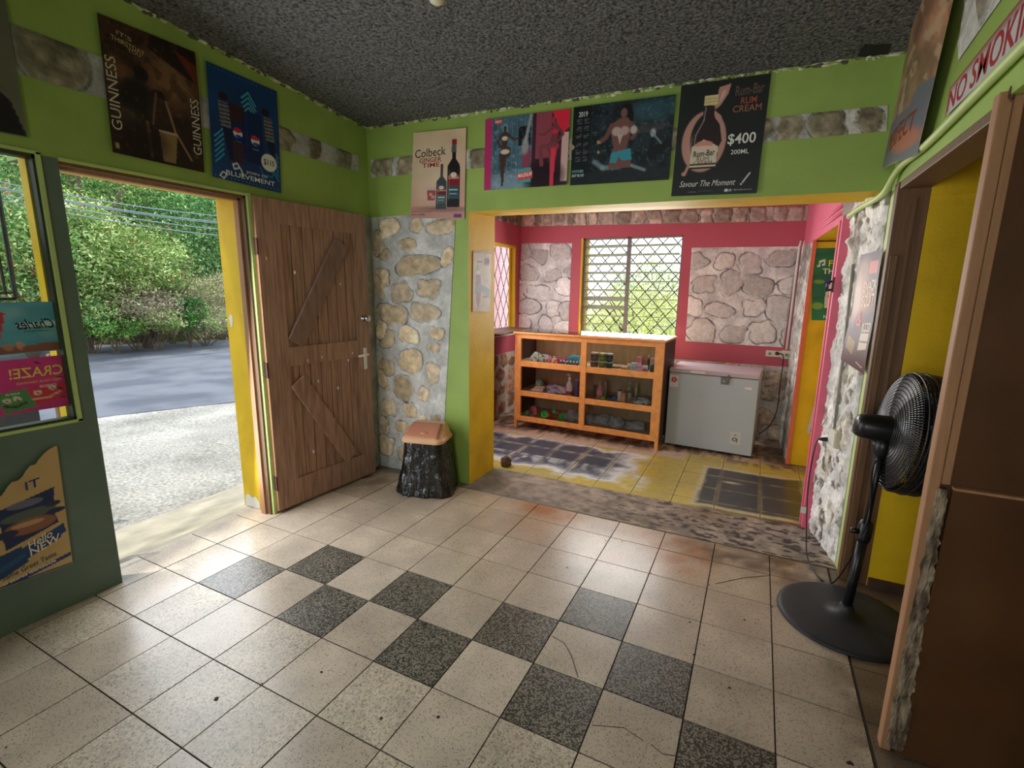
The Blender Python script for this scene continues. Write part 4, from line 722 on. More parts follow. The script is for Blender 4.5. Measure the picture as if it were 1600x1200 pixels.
def bottle(name, label, cat, u, sh, y, h, r, body, cap, shape='bottle', group=None, capmat=None, label_col=None, squash=1):
    z = SH[sh]; root = empty(name, cw(u, y, z), CA)
    if shape == 'bottle': prof = [(r * .85, 0), (r, .004), (r, h * .55), (r * .8, h * .68), (r * .4, h * .78), (r * .38, h * .82)]; cp = [(r * .42, h * .82), (r * .42, h)]
    elif shape == 'can': prof = [(r * .9, 0), (r, .004), (r, h * .8), (r * .8, h * .84)]; cp = [(r * .8, h * .84), (r * .8, h * .97), (r * .6, h)]
    elif shape == 'jar': prof = [(r * .9, 0), (r, .006), (r, h * .74), (r * .92, h * .8)]; cp = [(r * 1.04, h * .8), (r * 1.04, h * .98), (r, h)]
    elif shape == 'ball': prof = [(r * .5, 0), (r * .85, h * .15), (r, h * .4), (r * .9, h * .65), (r * .45, h * .8)]; cp = [(r * .5, h * .8), (r * .45, h)]
    elif shape == 'drop': prof = [(r * .8, 0), (r, .003), (r, h * .5), (r * .45, h * .55)]; cp = [(r * .75, h * .55), (r * .75, h * .95), (r * .6, h)]
    m = MB(); m.lathe(prof, seg=16, c=body, sy=squash); m.build('body', M['col'], root, local=True, smooth=True)
    if label_col: m = MB(); m.lathe([(r * 1.012, h * .12), (r * 1.012, h * .5)], seg=16, c=label_col, sy=squash); m.build('paper_label', M['col'], root, local=True, smooth=True)
    m = MB(); m.lathe(cp, seg=14, c=cap, sy=squash); m.build('cap', M['col'], root, local=True, smooth=True)
    return tag(root, label, cat, group)
def carton(name, label, cat, u, sh, y, w, d, h, c, c2=None, rot=0, zoff=0, group=None):
    m = MB(); m.box(-w / 2, w / 2, -d / 2, d / 2, 0, h, c=c)
    if c2: m.box(-w * .42, w * .42, -d / 2 - .0006, -d / 2, h * .12, h * .55, c=c2)
    o = m.build(name, M['col'], loc=cw(u, y, SH[sh] + zoff), rz=CA + rot, bevel=.001); return tag(o, label, cat, group)
def blob(name, label, cat, pos, rad, cols, matn, seed, rz=0, amp=.35, fr=2.2, flat=.0, group=None, n=26):
    m = MB(); th = np.linspace(0, 2 * math.pi, n, endpoint=False); ph = np.linspace(.02, math.pi - .02, n // 2); T, Pq = np.meshgrid(th, ph)
    x, y, z = np.sin(Pq) * np.cos(T), np.sin(Pq) * np.sin(T), np.cos(Pq); nn_ = fbm(x * fr + 5, y * fr + z * fr * 1.3 + 5, seed, 5); s_ = 1 + amp * (nn_ - .5) * 2
    s_ = s_ * (1 + .12 * np.abs(np.sin(T * 7 + 5 * nn_)))
    X_, Y_, Z_ = x * s_ * rad[0], y * s_ * rad[1], z * s_ * rad[2]; Z_ = np.maximum(Z_, -rad[2] * .55) + rad[2] * .55
    cols = np.array(cols, float); cc = cols[np.clip((fbm(x * 6 + 3, y * 6 + z * 5, seed + 3) * len(cols) * 1.1).astype(int), 0, len(cols) - 1)] / 255
    idx = np.arange(T.size).reshape(T.shape); f = [(int(idx[i, j]), int(idx[i + 1, j]), int(idx[i + 1, (j + 1) % n]), int(idx[i, (j + 1) % n])) for i in range(n // 2 - 1) for j in range(n)]
    f += [tuple(int(v) for v in idx[0]), tuple(int(v) for v in idx[-1][::-1])]
    m.add(np.stack([X_, Y_, Z_], -1).reshape(-1, 3), f, 0, lin(cc).reshape(-1, 3)); o = m.build(name, M[matn], loc=pos, rz=rz, smooth=True); return tag(o, label, cat, group)
# top shelf, left
blob('sachet_heap', 'heap of clear sachets with green print at the far left of the top shelf', 'packets', cw(uL(250), .12, SH[0]), (.055, .06, .055), [(150, 164, 140), (206, 210, 200), (96, 120, 96)], 'cloth', 5)
blob('sachet_heap', 'second heap of clear sachets left of the pink bottle on the top shelf', 'packets', cw(uL(328), .12, SH[0]), (.048, .06, .05), [(140, 150, 136), (214, 214, 206), (90, 104, 92)], 'cloth', 6)
bottle('roll_on_bottle', 'round pink roll-on bottle on the top left shelf', 'bottle', uL(390), 0, .09, .075, .026, (238, 130, 170), (240, 150, 186), 'ball')
bottle('roll_on_bottle', 'round cream-yellow roll-on bottle between the pink and magenta ones', 'bottle', uL(430), 0, .09, .072, .025, (236, 208, 150), (240, 220, 170), 'ball')
bottle('roll_on_bottle', 'round magenta roll-on bottle right of the cream one', 'bottle', uL(470), 0, .10, .072, .025, (196, 60, 110), (214, 90, 130), 'ball')
bottle('roll_on_bottle', 'second magenta roll-on bottle next to the row of tiny white-capped bottles', 'bottle', uL(500), 0, .14, .076, .025, (206, 74, 124), (226, 120, 150), 'ball')
for k in range(6): bottle('nail_polish_bottle', 'tiny white-capped bottle in the front row before the teal packet', 'bottle', uL(500 + k * 29), 0, .07, .042, .0135, (70, 92, 104), (232, 234, 232), 'drop', 'tiny white-capped bottles on the top shelf')
blob('teal_packet', 'shiny teal packet slumped behind the tiny white-capped bottles', 'packet', cw(uL(600), .18, SH[0]), (.10, .06, .055), [(30, 128, 140), (60, 150, 164), (20, 96, 110)], 'cloth', 9)
bottle('lotion_bottle', 'slim white bottle at the right end of the top left shelf', 'bottle', uL(676), 0, .07, .10, .017, (236, 226, 220), (240, 236, 230), 'bottle')
# top shelf, right: stacked jars
for k, (px, r, bc, cc, nm) in enumerate(((790, .042, (74, 84, 66), (206, 200, 170), 'dark olive'), (868, .036, (104, 128, 70), (222, 214, 178), 'green'), (935, .034, (44, 66, 70), (206, 216, 212), 'dark teal'))):
    for lv in (0, 1):
        o = bottle('hair_cream_jar', nm + ' hair cream jar with a pale lid, ' + ('upper' if lv else 'lower') + ' one of its pair', 'jar', uR(px) , 0, .10, .062 if lv == 0 else .085, r, bc, cc, 'jar', None, label_col=tuple(min(255, v + 24) for v in bc))
        if lv: o.location.z += .0625
carton('comb_packet', 'flat brown packet lying right of the stacked jars', 'packet', uR(1010), 0, .12, .10, .05, .018, (110, 70, 64), (150, 110, 100), .2)
m = MB(); m.tube([(-.03, 0, .012), (.03, .01, .012)], .011, 10, c=(206, 160, 110)); tag(m.build('cork_roll', M['col'], loc=cw(uR(1080), .09, SH[0]), rz=CA, smooth=True), 'small tan roll lying left of the little cartons', 'roll')
carton('soap_carton', 'small cream and tan carton left of the pale blue one', 'box', uR(1128), 0, .09, .034, .03, .06, (236, 228, 196), (196, 160, 100))
carton('soap_carton', 'pale blue small carton on the top right shelf', 'box', uR(1172), 0, .08, .05, .03, .075, (214, 230, 240), (160, 196, 222), .05)
carton('soap_carton', 'mauve pink small carton right of the pale blue one', 'box', uR(1225), 0, .07, .05, .03, .055, (222, 158, 196), (240, 200, 220), -.04)
carton('soap_carton', 'white and red small carton at the front right of the top shelf', 'box', uR(1280), 0, .06, .052, .03, .06, (240, 222, 226), (214, 84, 104), .03)
carton('striped_carton', 'pink striped carton standing behind the pale blue one', 'box', uR(1190), 0, .2, .06, .03, .12, (206, 120, 140), (236, 180, 190))
carton('striped_carton', 'grey-pink carton standing behind at the right end of the top shelf', 'box', uR(1322), 0, .18, .06, .03, .125, (190, 150, 156), (226, 200, 200))
bottle('glue_tube', 'slim dark bottle with a white tip behind the little cartons', 'bottle', uR(1276), 0, .19, .15, .012, (70, 40, 36), (236, 232, 226), 'bottle')
blob('green_packet', 'dark green packet at the right end of the top shelf', 'packet', cw(uR(1345), .09, SH[0]), (.03, .04, .05), [(50, 84, 52), (74, 104, 70)], 'cloth', 12)
# middle shelf, left
for k, (dz, c, w_) in enumerate(((0, (226, 218, 200), .15), (.014, (240, 232, 214), .14), (.028, (226, 156, 128), .12), (.042, (238, 206, 186), .11))):
    lb = ('white folded cloth at the bottom of the left stack', 'off-white folded cloth second from the bottom of the left stack', 'salmon folded cloth in the left stack', 'pale pink folded cloth at the top of the left stack')[k]
    m = MB(); m.box(-w_ / 2, w_ / 2, -.05, .05, 0, .0135, c=c); tag(m.build('folded_cloth', M['cloth'], loc=cw(uL(272 + k * 6), .14, SH[1] + dz), rz=CA + .1 * k, bevel=.005), lb, 'cloth')
blob('green_bundle', 'small mint green bundle on top of the folded cloths', 'cloth', cw(uL(285), .14, SH[1] + .058), (.045, .04, .035), [(140, 180, 150), (110, 150, 126)], 'cloth', 14)
blob('printed_fabric_heap', 'heap of pink and blue patterned fabric in the middle left compartment', 'cloth', cw(uL(455), .14, SH[1]), (.13, .08, .055), [(206, 150, 170), (120, 130, 170), (226, 210, 220), (96, 104, 140)], 'cloth', 15)
lb_ = bottle('pump_bottle', 'white pump lotion bottle with a red label on the middle left shelf', 'bottle', uL(583), 1, .075, .20, .036, (238, 234, 222), (240, 238, 230), 'bottle', squash=.7)
m = MB(); m.lathe([(.0365, .012), (.0365, .05)], seg=16, c=(186, 60, 70), sy=.7); m.build('red_label', M['col'], lb_, local=True, smooth=True)
m = MB(); m.tube([(0, 0, .2), (0, 0, .225), (-.012, 0, .228), (-.032, 0, .222)], .006, 8, c=(240, 238, 230)); m.build('pump', M['col'], lb_, local=True, smooth=True)
bottle('spray_can', 'tall purple-blue spray can at the right of the middle left shelf', 'can', uL(648), 1, .075, .19, .022, (88, 84, 140), (150, 150, 190), 'can')
# middle shelf, right
bottle('shampoo_bottle', 'tall pink bottle on the middle right shelf', 'bottle', uR(855), 1, .10, .19, .032, (206, 130, 150), (214, 150, 166), 'bottle', label_col=(226, 160, 176), squash=.7)
carton('clear_box', 'tall grey transparent box behind the pink bottle', 'box', uR(892), 1, .17, .03, .03, .18, (150, 146, 140))
carton('shelf_stand', 'dark upright packet at the left edge of the middle right shelf', 'packet', uR(790), 1, .2, .06, .03, .12, (72, 76, 72))
sc = tag(empty('measuring_scoop', cw(uR(898), .06, SH[1]), CA), 'small lime green plastic scoop lying on the middle right shelf', 'scoop'); m = MB(); m.lathe([(.016, 0), (.026, .032), (.024, .032), (.014, .003)], (0, 0, .004), (.3, -.2, 1), 16, c=(178, 206, 80)); m.build('cup', M['col'], sc, local=True, smooth=True); m = MB(); m.tube([(.02, 0, .02), (.07, .0, .006)], [.005, .004], 6, c=(178, 206, 80)); m.build('handle', M['col'], sc, local=True, smooth=True)
blob('dark_packet', 'crumpled dark blue packet beside the lime scoop', 'packet', cw(uR(975), .13, SH[1]), (.05, .05, .03), [(60, 66, 96), (110, 120, 150), (40, 44, 60)], 'cloth', 17)
bottle('ointment_bottle', 'white bottle with a dark blue cap behind the orange one', 'bottle', uR(1045), 1, .13, .12, .026, (226, 228, 226), (40, 60, 120), 'can')
bottle('ointment_bottle', 'orange bottle with a red cap at the front of the middle right shelf', 'bottle', uR(1098), 1, .06, .125, .025, (226, 140, 84), (176, 50, 50), 'can', label_col=(236, 170, 110))
bottle('ointment_bottle', 'clear grey bottle right of the orange one', 'bottle', uR(1135), 1, .13, .115, .026, (164, 166, 164), (110, 70, 70), 'can')
for k, (px, c) in enumerate(((1088, (170, 176, 150)), (1155, (196, 204, 140)))):
    bottle('squeeze_tube', ('grey-green' if k == 0 else 'pale yellow-green') + ' slim squeeze bottle standing at the back of the middle shelf', 'bottle', uR(px), 1, .3, .17, .018, c, (214, 206, 130), 'bottle')
blob('brown_cloth', 'small brown cloth heap right of the orange bottle', 'cloth', cw(uR(1175), .13, SH[1]), (.05, .05, .035), [(130, 96, 76), (150, 116, 92)], 'cloth', 19)
blob('plastic_packet', 'green and white packets piled at the right of the middle shelf', 'packets', cw(uR(1258), .12, SH[1]), (.08, .06, .035), [(84, 116, 96), (206, 214, 210), (60, 80, 110)], 'cloth', 20)
# bottom shelf
def toy(label, u, y, kind, c, rot, s_=1, dz=0):
    r = tag(empty('toy_cup', cw(u, y, SH[2] + dz), CA + rot), label, 'toy'); m = MB(); ax = (math.sin(rot * 3) * .8, -.9, .45) if kind != 'flat' else (0, 0, 1)
    m.lathe([(.018 * s_, 0), (.032 * s_, .045 * s_), (.029 * s_, .045 * s_), (.014 * s_, .006)], (0, 0, .03 * s_), ax, 14, c=c); m.build('cup', M['col'], r, local=True, smooth=True)
    m = MB(); m.lathe([(.036 * s_, 0), (.036 * s_, .006)], (0, .0, .001), (0, 0, 1), 14, c=tuple(max(0, v - 20) for v in c)); m.build('base', M['col'], r, local=True, smooth=True); return r
toy('coral red toy cup alone at the far left of the bottom shelf', uL(185), .20, 'a', (226, 84, 92), .3, 1.25)
toy('green toy cup below the coral one at the bottom left', uL(205), .08, 'a', (70, 196, 110), -.5, .8)
toy('salmon toy cup lying flat left of the blue one', uL(268), .08, 'flat', (226, 120, 110), .2, .8)
toy('blue toy cup in the toy pile', uL(310), .17, 'a', (50, 90, 190), 1.0, 1.1)
toy('bright green toy cup in the middle of the toy pile', uL(362), .08, 'a', (70, 220, 70), .1, 1.2)
toy('lime toy cup at the back of the toy pile', uL(378), .23, 'a', (120, 206, 80), 2.0, 1.2)
toy('red toy cup at the front right of the toy pile', uL(425), .08, 'a', (220, 64, 76), -.4, 1.15)
toy('pink toy cup behind the red one', uL(425), .24, 'a', (226, 96, 120), .8, .9, .0)
toy('wide bright green toy cup at the right end of the toy pile', uL(502), .09, 'a', (90, 230, 84), .5, 1.25)
for k, (px, y, rx_, lb) in enumerate(((600, .14, .085, 'crumpled grey plastic bag next to the toys'), (765, .14, .05, 'small clear bag at the left of the bottom right compartment'), (880, .14, .09, 'crumpled clear bag in the middle of the bottom right compartment'), (1020, .13, .085, 'shiny clear bag right of the middle one on the bottom shelf'), (1200, .15, .11, 'flat pale plastic bag at the right end of the bottom shelf'))):
    u = uL(px) if k == 0 else uR(px); blob('plastic_bag', lb, 'bag', cw(u, y, SH[2]), (rx_, .07, .07 if k < 4 else .055), [(150, 154, 156), (120, 124, 128), (190, 194, 198)], 'clear', 30 + k, amp=.5, fr=3.2)
# ================================================================== CHEST FREEZER
FO = np.array((1.474, 3.324)); FE = np.array((2.270, 3.277)); FA = math.atan2(*(FE - FO)[::-1]); FW = float(np.linalg.norm(FE - FO)); FD = .52; FH = .80
fz = tag(empty('chest_freezer', (FO[0], FO[1], 0), FA), 'pale grey chest freezer with a lock latch beside the glass cabinet', 'freezer')
m = MB(); m.box(0, FW, 0, FD, .022, FH - .052); m.build('body', M['freezer'], fz, local=True, bevel=.006)
m = MB(); m.box(.006, FW - .006, .006, FD - .006, FH - .054, FH - .046); m.build('gasket', M['freezer_dk'], fz, local=True)
m = MB(); m.box(-.004, FW + .004, -.006, FD, FH - .046, FH); m.build('lid', M['lid'], fz, local=True, bevel=.010)
m = MB(); m.box(.20, .33, -.010, -.005, FH - .034, FH - .014); m.build('handle_inset', M['white'], fz, local=True, bevel=.002)
m = MB(); m.box(.475, .54, -.018, 0, FH - .115, FH - .05); m.box(.53, .545, -.02, 0, FH - .10, FH - .025); m.build('latch', M['freezer_dk'] if 0 else M['grey'], fz, local=True, bevel=.003)
m = MB(); m.lathe([(.008, 0), (.008, .004)], (.505, -.018, FH - .085), (0, -1, 0), 12); m.build('keyhole', M['chrome'], bpy.data.objects['latch'], local=True)
m = MB(); m.box(.685, .745, -.005, 0, FH - .145, FH - .125); bd = m.build('badge', M['white'], fz, local=True, bevel=.002)
for x in (.03, FW - .03):
    for y in (.04, FD - .04): m = MB(); m.lathe([(.016, 0), (.014, .023)], (x, y, 0), seg=12); m.build('foot', M['black'], fz, local=True, smooth=True)
def fw(u, z, y=0): c, s = math.cos(FA), math.sin(FA); return np.array((FO[0] + u * c - y * s, FO[1] + u * s + y * c, z))
FNn = (math.sin(FA), -math.cos(FA), 0)
def fsheet(name, cv, u0, u1, z0, z1, lab=None):
    o = sheet(name, cv, [fw(u0, z1), fw(u1, z1), fw(u1, z0), fw(u0, z0)], 'x', 'x', FNn, .0015)
    for k in ('label', 'category'):
        if k in o: del o[k]
    o.parent = fz; o.matrix_parent_inverse = fz.matrix_basis.inverted(); return o
cv = Cv(.75, (226, 222, 216), 60); cv.ell(.5, .38, .34, .34, (214, 208, 206), soft=.05)
for k in range(5): a = k * 1.257; cv.ell(.5 + .2 * math.cos(a), .38 + .13 * math.sin(a), .1, .1, (176, 52, 84))
cv.ell(.5, .38, .07, .07, (240, 220, 220)); cv.rect(.1, .72, .9, .95, (238, 236, 232)); cv.line([(.15, .8), (.85, .8)], .012, (120, 120, 120)); cv.line([(.15, .88), (.7, .88)], .012, (120, 120, 120)); fsheet('flower_sticker', cv, .005, .09, FH - .19, FH - .075)
cv = Cv(.75, (214, 216, 212), 60); cv.rect(.06, .05, .94, .95, (196, 200, 198)); cv.ell(.5, .25, .07, .05, (90, 96, 100)); cv.ell(.45, .62, .22, .16, (96, 104, 112)); cv.ell(.45, .62, .1, .08, (206, 206, 200)); cv.line([(.5, .5), (.68, .7), (.66, .85)], .03, (84, 92, 100)); fsheet('control_label', cv, .605, .69, .12, .235)
cv = Cv(3, (236, 236, 234), 12); cv.line([(.1, .5), (.9, .5)], .12, (110, 114, 120)); fsheet('badge_print', cv, .69, .74, FH - .142, FH - .128)
m = MB(); m.lathe([(.012, 0), (.010, .004)], (.065, 0, .06), (0, -1, 0), 14); m.build('drain_plug', M['white'], fz, local=True, smooth=True)
# sockets, conduits and cable behind the freezer
def sock(name, label, c0, c1, y, n=1):
    a, b_ = W(c0[0], c0[1], 1, y), W(c1[0], c1[1], 1, y); r = tag(empty(name, ((a[0] + b_[0]) / 2, y, b_[2])), label, 'socket')
    m = MB(); m.box(a[0], b_[0], y - .022, y, b_[2], a[2]); m.build('plate', M['cream'], r, bevel=.003)
    m = MB()
    for k in range(n):
        cx = a[0] + (b_[0] - a[0]) * (k + .5) / n
        m = MB(); m.box(cx - .012, cx + .012, y - .0235, y - .0215, (a[2] + b_[2]) / 2 - .012, (a[2] + b_[2]) / 2 + .012); m.build('outlet_face', M['grey'], r)
    return a, b_
a1, b1 = sock('wall_socket', 'cream double socket on the pink band above the freezer', (1197, 547), (1221, 558), YB - .0, 2)
a2, b2 = sock('junction_box', 'white square socket box under the two conduits', (1222, 547), (1236, 561), YB - .0, 1)
for k, (p0, p1) in enumerate((((1249, 386), (1229, 546)), ((1255, 386), (1235, 546)))):
    m = MB(); A1 = W(p0[0], p0[1], 1, YB - .028); A2 = W(p1[0], p1[1], 1, YB - .028); m.tube([tuple(A2), tuple(A1), (A1[0] + .01, YB - .03, A1[2] + .06)], .011, 10); tag(m.build('conduit', M['white'], smooth=True), ('left' if k == 0 else 'right') + ' one of two white conduits running down to the socket box', 'conduit')
for k, dz in enumerate((0, .045)):
    m = MB(); m.tube([(2.575, YB - .03, 2.06 + dz), (2.572, 3.3, 2.04 + dz), (2.612, 2.04, 2.03 + dz)], .011, 8); tag(m.build('conduit', M['pinkl'], smooth=True), ('lower' if k == 0 else 'upper') + ' pink painted pipe along the beam over the yellow doorway', 'conduit')
wv = MB(); wv.tube([(2.58, 3.27, 1.962), (2.8, 3.285, 1.960), (3.05, 3.28, 1.962)], .006, 6); tag(wv.build('cable', M['rust']), 'dark wire across the top of the yellow doorway reveal', 'cable')
cb = tag(empty('freezer_cable', (a1[0], YB, .3)), 'black cable hanging from the socket down behind the freezer', 'cable'); px_ = [(1216, 553), (1224, 558), (1219, 600), (1214, 640), (1205, 665), (1186, 680)]
m = MB(); m.tube(bez([tuple(W(q[0], q[1], 1, YB - .06)) for q in px_[:4]] + [tuple(W(1203, 664, 1, 3.95)), tuple(W(1186, 678, 1, 3.86))], 6), .0045, 6); m.build('cord', M['black'], cb, smooth=True)
m = MB(); q = W(1214, 552, 1, YB - .022); m.lathe([(.018, 0), (.018, .02), (.009, .04)], tuple(q), (0, -1, 0), 12); m.build('plug', M['black'], cb, smooth=True)
# ================================================================== BIN
bp_, brz = (.035, 1.275), math.radians(14)
bn = tag(empty('waste_bin', (bp_[0], bp_[1], 0), brz), 'tan swing-lid waste bin lined with a black bag beside the stone wall', 'bin')
def bagmesh(h0, h1, nseg=96, nlev=34):
    m = MB(); th = np.linspace(0, 2 * math.pi, nseg, endpoint=False); zz = np.linspace(0, 1, nlev); T, Zq = np.meshgrid(th, zz); ct, s_ = np.cos(T), np.sin(T); w = 1 / ((np.abs(ct) ** 4 + np.abs(s_) ** 4) ** .25)
    fl_ = 1.02 + .26 * (1 - Zq) ** 1.2; fold = .11 * np.abs(vn(T * 5.1 + 20, Zq * 3 + 3, 4) - .5) * 2 + .16 * (fbm(T * 7 + 9, Zq * 6, 6) - .5) + .02 * np.sin(T * 17 + 6 * vn(T * 2 + 5, Zq * 4, 7))
    fl_ = fl_ + fold * np.clip(1.15 - Zq, .25, 1) + .22 * np.exp(-((T - 3.5) / .28) ** 2) * np.clip(.42 - Zq, 0, 1) * 1.6 + .2 * np.exp(-((T - 6.0) / .25) ** 2) * np.clip(.35 - Zq, 0, 1) * 1.6
    X_, Y_ = ct * w * .156 * fl_, s_ * w * .128 * fl_; Zv = h0 + (h1 - h0) * Zq + .008 * (fbm(T * 4 + 3, Zq * 3, 9) - .5) * (Zq > 0); Y_ = np.minimum(Y_, .165)
    idx = np.arange(T.size).reshape(T.shape); f = [(int(idx[i, j]), int(idx[i, (j + 1) % nseg]), int(idx[i + 1, (j + 1) % nseg]), int(idx[i + 1, j])) for i in range(nlev - 1) for j in range(nseg)] + [tuple(int(v) for v in idx[0][::-1])]
    m.add(np.stack([X_, Y_, Zv], -1).reshape(-1, 3), f); return m
bagmesh(.002, .415).build('bin_liner', M['bag'], bn, local=True, smooth=True)
m = MB(); m.lathe([(.120, .01), (.150, .40)], seg=32, sq=5, sy=.82); m.build('bucket', M['tan'], bn, local=True, smooth=True)
def rrect(w, d, r, n=5):
    out = []
    for cx, cy, a0 in ((w / 2 - r, d / 2 - r, 0), (-w / 2 + r, d / 2 - r, 90), (-w / 2 + r, -d / 2 + r, 180), (w / 2 - r, -d / 2 + r, 270)):
        for k in range(n + 1): a = math.radians(a0 + 90 * k / n); out.append((cx + r * math.cos(a), cy + r * math.sin(a)))
    return out
def loft(levels, m=None, c=None):
    m = m or MB(); n = len(levels[0]); vs = [p for l in levels for p in l]; f = [(i * n + k, i * n + (k + 1) % n, (i + 1) * n + (k + 1) % n, (i + 1) * n + k) for i in range(len(levels) - 1) for k in range(n)] + [tuple(range(n))[::-1], tuple(range((len(levels) - 1) * n, len(levels) * n))]
    m.add(vs, f, 0, c); return m
lv = []
for w_, d_, z, oy, ox in ((.325, .268, .408, 0, 0), (.332, .275, .415, 0, 0), (.332, .275, .432, 0, 0), (.318, .26, .440, 0, 0), (.312, .25, .446, .002, 0), (.285, .17, .49, .035, .0), (.262, .10, .518, .062, 0), (.245, .07, .526, .07, 0)):
    lv.append([(x + ox, y + oy, z) for x, y in rrect(w_, d_, min(.055, d_ * .45), 7)])
loft(lv).build('lid', M['tan'], bn, local=True, smooth=False, bevel=.006)
m = MB(); q = [(-.138, -.116, .451), (.128, -.116, .451), (.110, .022, .527), (-.118, .022, .527)]
def fl_pt(u, v, h): 
    p = (np.array(q[0]) * (1 - u) + np.array(q[1]) * u) * (1 - v) + (np.array(q[3]) * (1 - u) + np.array(q[2]) * u) * v; return tuple(p + np.array((0, -.55, .83)) * (h + .012 * math.sin(math.pi * v) ))
n = 14; vs = [fl_pt(i / n, j / n, .004) for j in range(n + 1) for i in range(n + 1)]; fs = [(j * (n + 1) + i, j * (n + 1) + i + 1, (j + 1) * (n + 1) + i + 1, (j + 1) * (n + 1) + i) for i in range(n) for j in range(n)]
k0 = len(vs); vs += [fl_pt(i / n, j / n, -.006) for j, i in [(0, i) for i in range(n + 1)] + [(j, n) for j in range(1, n + 1)] + [(n, i) for i in range(n - 1, -1, -1)] + [(j, 0) for j in range(n - 1, 0, -1)]]
ring = [i for i in range(n + 1)] + [j * (n + 1) + n for j in range(1, n + 1)] + [n * (n + 1) + i for i in range(n - 1, -1, -1)] + [j * (n + 1) for j in range(n - 1, 0, -1)]
fs += [(ring[i], k0 + i, k0 + (i + 1) % len(ring), ring[(i + 1) % len(ring)]) for i in range(len(ring))]; m.add(vs, fs); flp = m.build('swing_flap', M['tan_dk'], bn, local=True, smooth=True)
m = MB(); m.lathe([(.030, 0), (.026, .006), (.014, .010), (.004, .011)], (0.01, -.085, .478), (0, -.55, .83), 18, sx=1.2, sy=.55); m.build('finger_grip', M['tan_dk'], flp, local=True, smooth=True)
# ================================================================== PEDESTAL FAN
fx, fy = 2.745, 1.005
fan = tag(empty('pedestal_fan', (fx, fy, 0)), 'black pedestal fan standing in the right doorway before the yellow wall', 'fan')
m = MB(); m.lathe([(.285, 0), (.290, .006), (.286, .014), (.268, .019), (.20, .024), (.10, .032), (.035, .042), (.030, .075), (.026, .08)], (fx - .03, fy - .06, 0), seg=56); m.build('base', M['blackbase'], fan, smooth=True)
P0 = np.array((fx - .03, fy - .06, .04)); P1 = np.array((2.75, 1.0, .44)); P2 = np.array((2.765, 1.0, .86))
m = MB(); m.tube([tuple(P0), tuple(P1)], .021, 16); m.build('lower_pole', M['black'], fan, smooth=True)
m = MB(); d_ = P1 - P0; m.lathe([(.026, -.05), (.031, -.03), (.031, .03), (.024, .05), (.017, .055)], tuple(P1), tuple(d_), 18); m.build('height_collar', M['black'], fan, smooth=True)
m = MB(); m.lathe([(.013, 0), (.015, .01), (.012, .03)], tuple(P1 + np.array((-.03, -.01, 0))), (-1, -.3, 0), 12); m.build('collar_knob', M['black'], fan, smooth=True)
m = MB(); m.tube([tuple(P1), tuple(P2)], .0135, 14); m.build('upper_pole', M['black'], fan, smooth=True)
m = MB(); m.lathe([(.018, -.06), (.036, -.03), (.040, .0), (.034, .025), (.02, .04)], tuple(P2), (0, 0, 1), 20); m.build('neck', M['black'], fan, smooth=True)
FX = np.array((.985, .10, -.10)); FX /= np.linalg.norm(FX); HC = np.array((2.865, 1.03, .925))     # head centre and the way it blows
mo = HC - FX * .15
m = MB(); m.lathe([(.02, -.065), (.046, -.06), (.058, -.035), (.062, .04), (.066, .07), (.066, .09), (.03, .095)], tuple(mo), tuple(FX), 26); mtr = m.build('motor_housing', M['black'], fan, smooth=True)
m = MB(); m.lathe([(.006, 0), (.006, .018), (.011, .02), (.011, .03)], tuple(mo + np.array((0, 0, .052))), (0, 0, 1), 10); m.build('oscillation_knob', M['black'], mtr, smooth=True)
R_ = .268; qz = Vector(FX).to_track_quat('Z', 'Y')
def hp(r, a, z): return tuple(Vector(HC) + qz @ Vector((r * math.cos(a), r * math.sin(a), z)))
def grille(name, zf, rs_, nr, mtl, wr=.0025, nrad=128):
    m = MB()
    for k in range(nrad):
        a = 2 * math.pi * k / nrad; pts = [hp(r, a + (r / R_) * .35, zf(r)) for r in rs_]; m.tube(pts, wr, 3, cap=False)
    for r in nr: m.tube([hp(r, 2 * math.pi * k / 48, zf(r)) for k in range(49)], wr * 1.3, 4, cap=False)
    return m.build(name, mtl, fan, fix=False)
grille('rear_grille', lambda r: -.085 + .03 * max(0, (r / R_)) ** 3 + (.05 if r > R_ * .99 else 0), [.05, .09, .13, .17, .21, .24, .258, R_], [.05 + .017 * k for k in range(13)], M['black'])
grille('front_grille', lambda r: .085 - .03 * (r / R_) ** 3 - (.05 if r > R_ * .99 else 0), [.04, .09, .13, .17, .21, .24, .258, R_], (.05, .11, .17, .23), M['black'])
m = MB()
for z, w_ in ((0, .008), (-.03, .004), (-.018, .004), (.018, .004), (.03, .004), (-.044, .004), (.044, .004)): m.tube([hp(R_ + .001, 2 * math.pi * k / 56, z) for k in range(57)], w_, 6, cap=False)
m.build('grille_rim', M['black'], fan, smooth=True)
m = MB(); m.lathe([(.05, 0), (.05, .006)], tuple(HC + FX * .084), tuple(FX), 24); m.build('front_badge', M['black'], fan, smooth=True)
for k in range(3):
    m = MB(); vs = []; a0 = k * 2.094
    for i in range(9):
        r = .03 + .2 * i / 8; hw = .35 + .45 * math.sin(math.pi * min(1, i / 8 * .8 + .1))
        for sgn in (-1, 1):
            for t_ in (0, .003): vs.append(hp(r, a0 + sgn * hw * .55, .022 * sgn + t_))
    fs = []
    for i in range(8): b0 = i * 4; fs += [(b0, b0 + 2, b0 + 6, b0 + 4), (b0 + 1, b0 + 5, b0 + 7, b0 + 3), (b0, b0 + 4, b0 + 5, b0 + 1), (b0 + 2, b0 + 3, b0 + 7, b0 + 6)]
    m.add(vs, fs); m.build('blade', M['black'], fan, smooth=True)
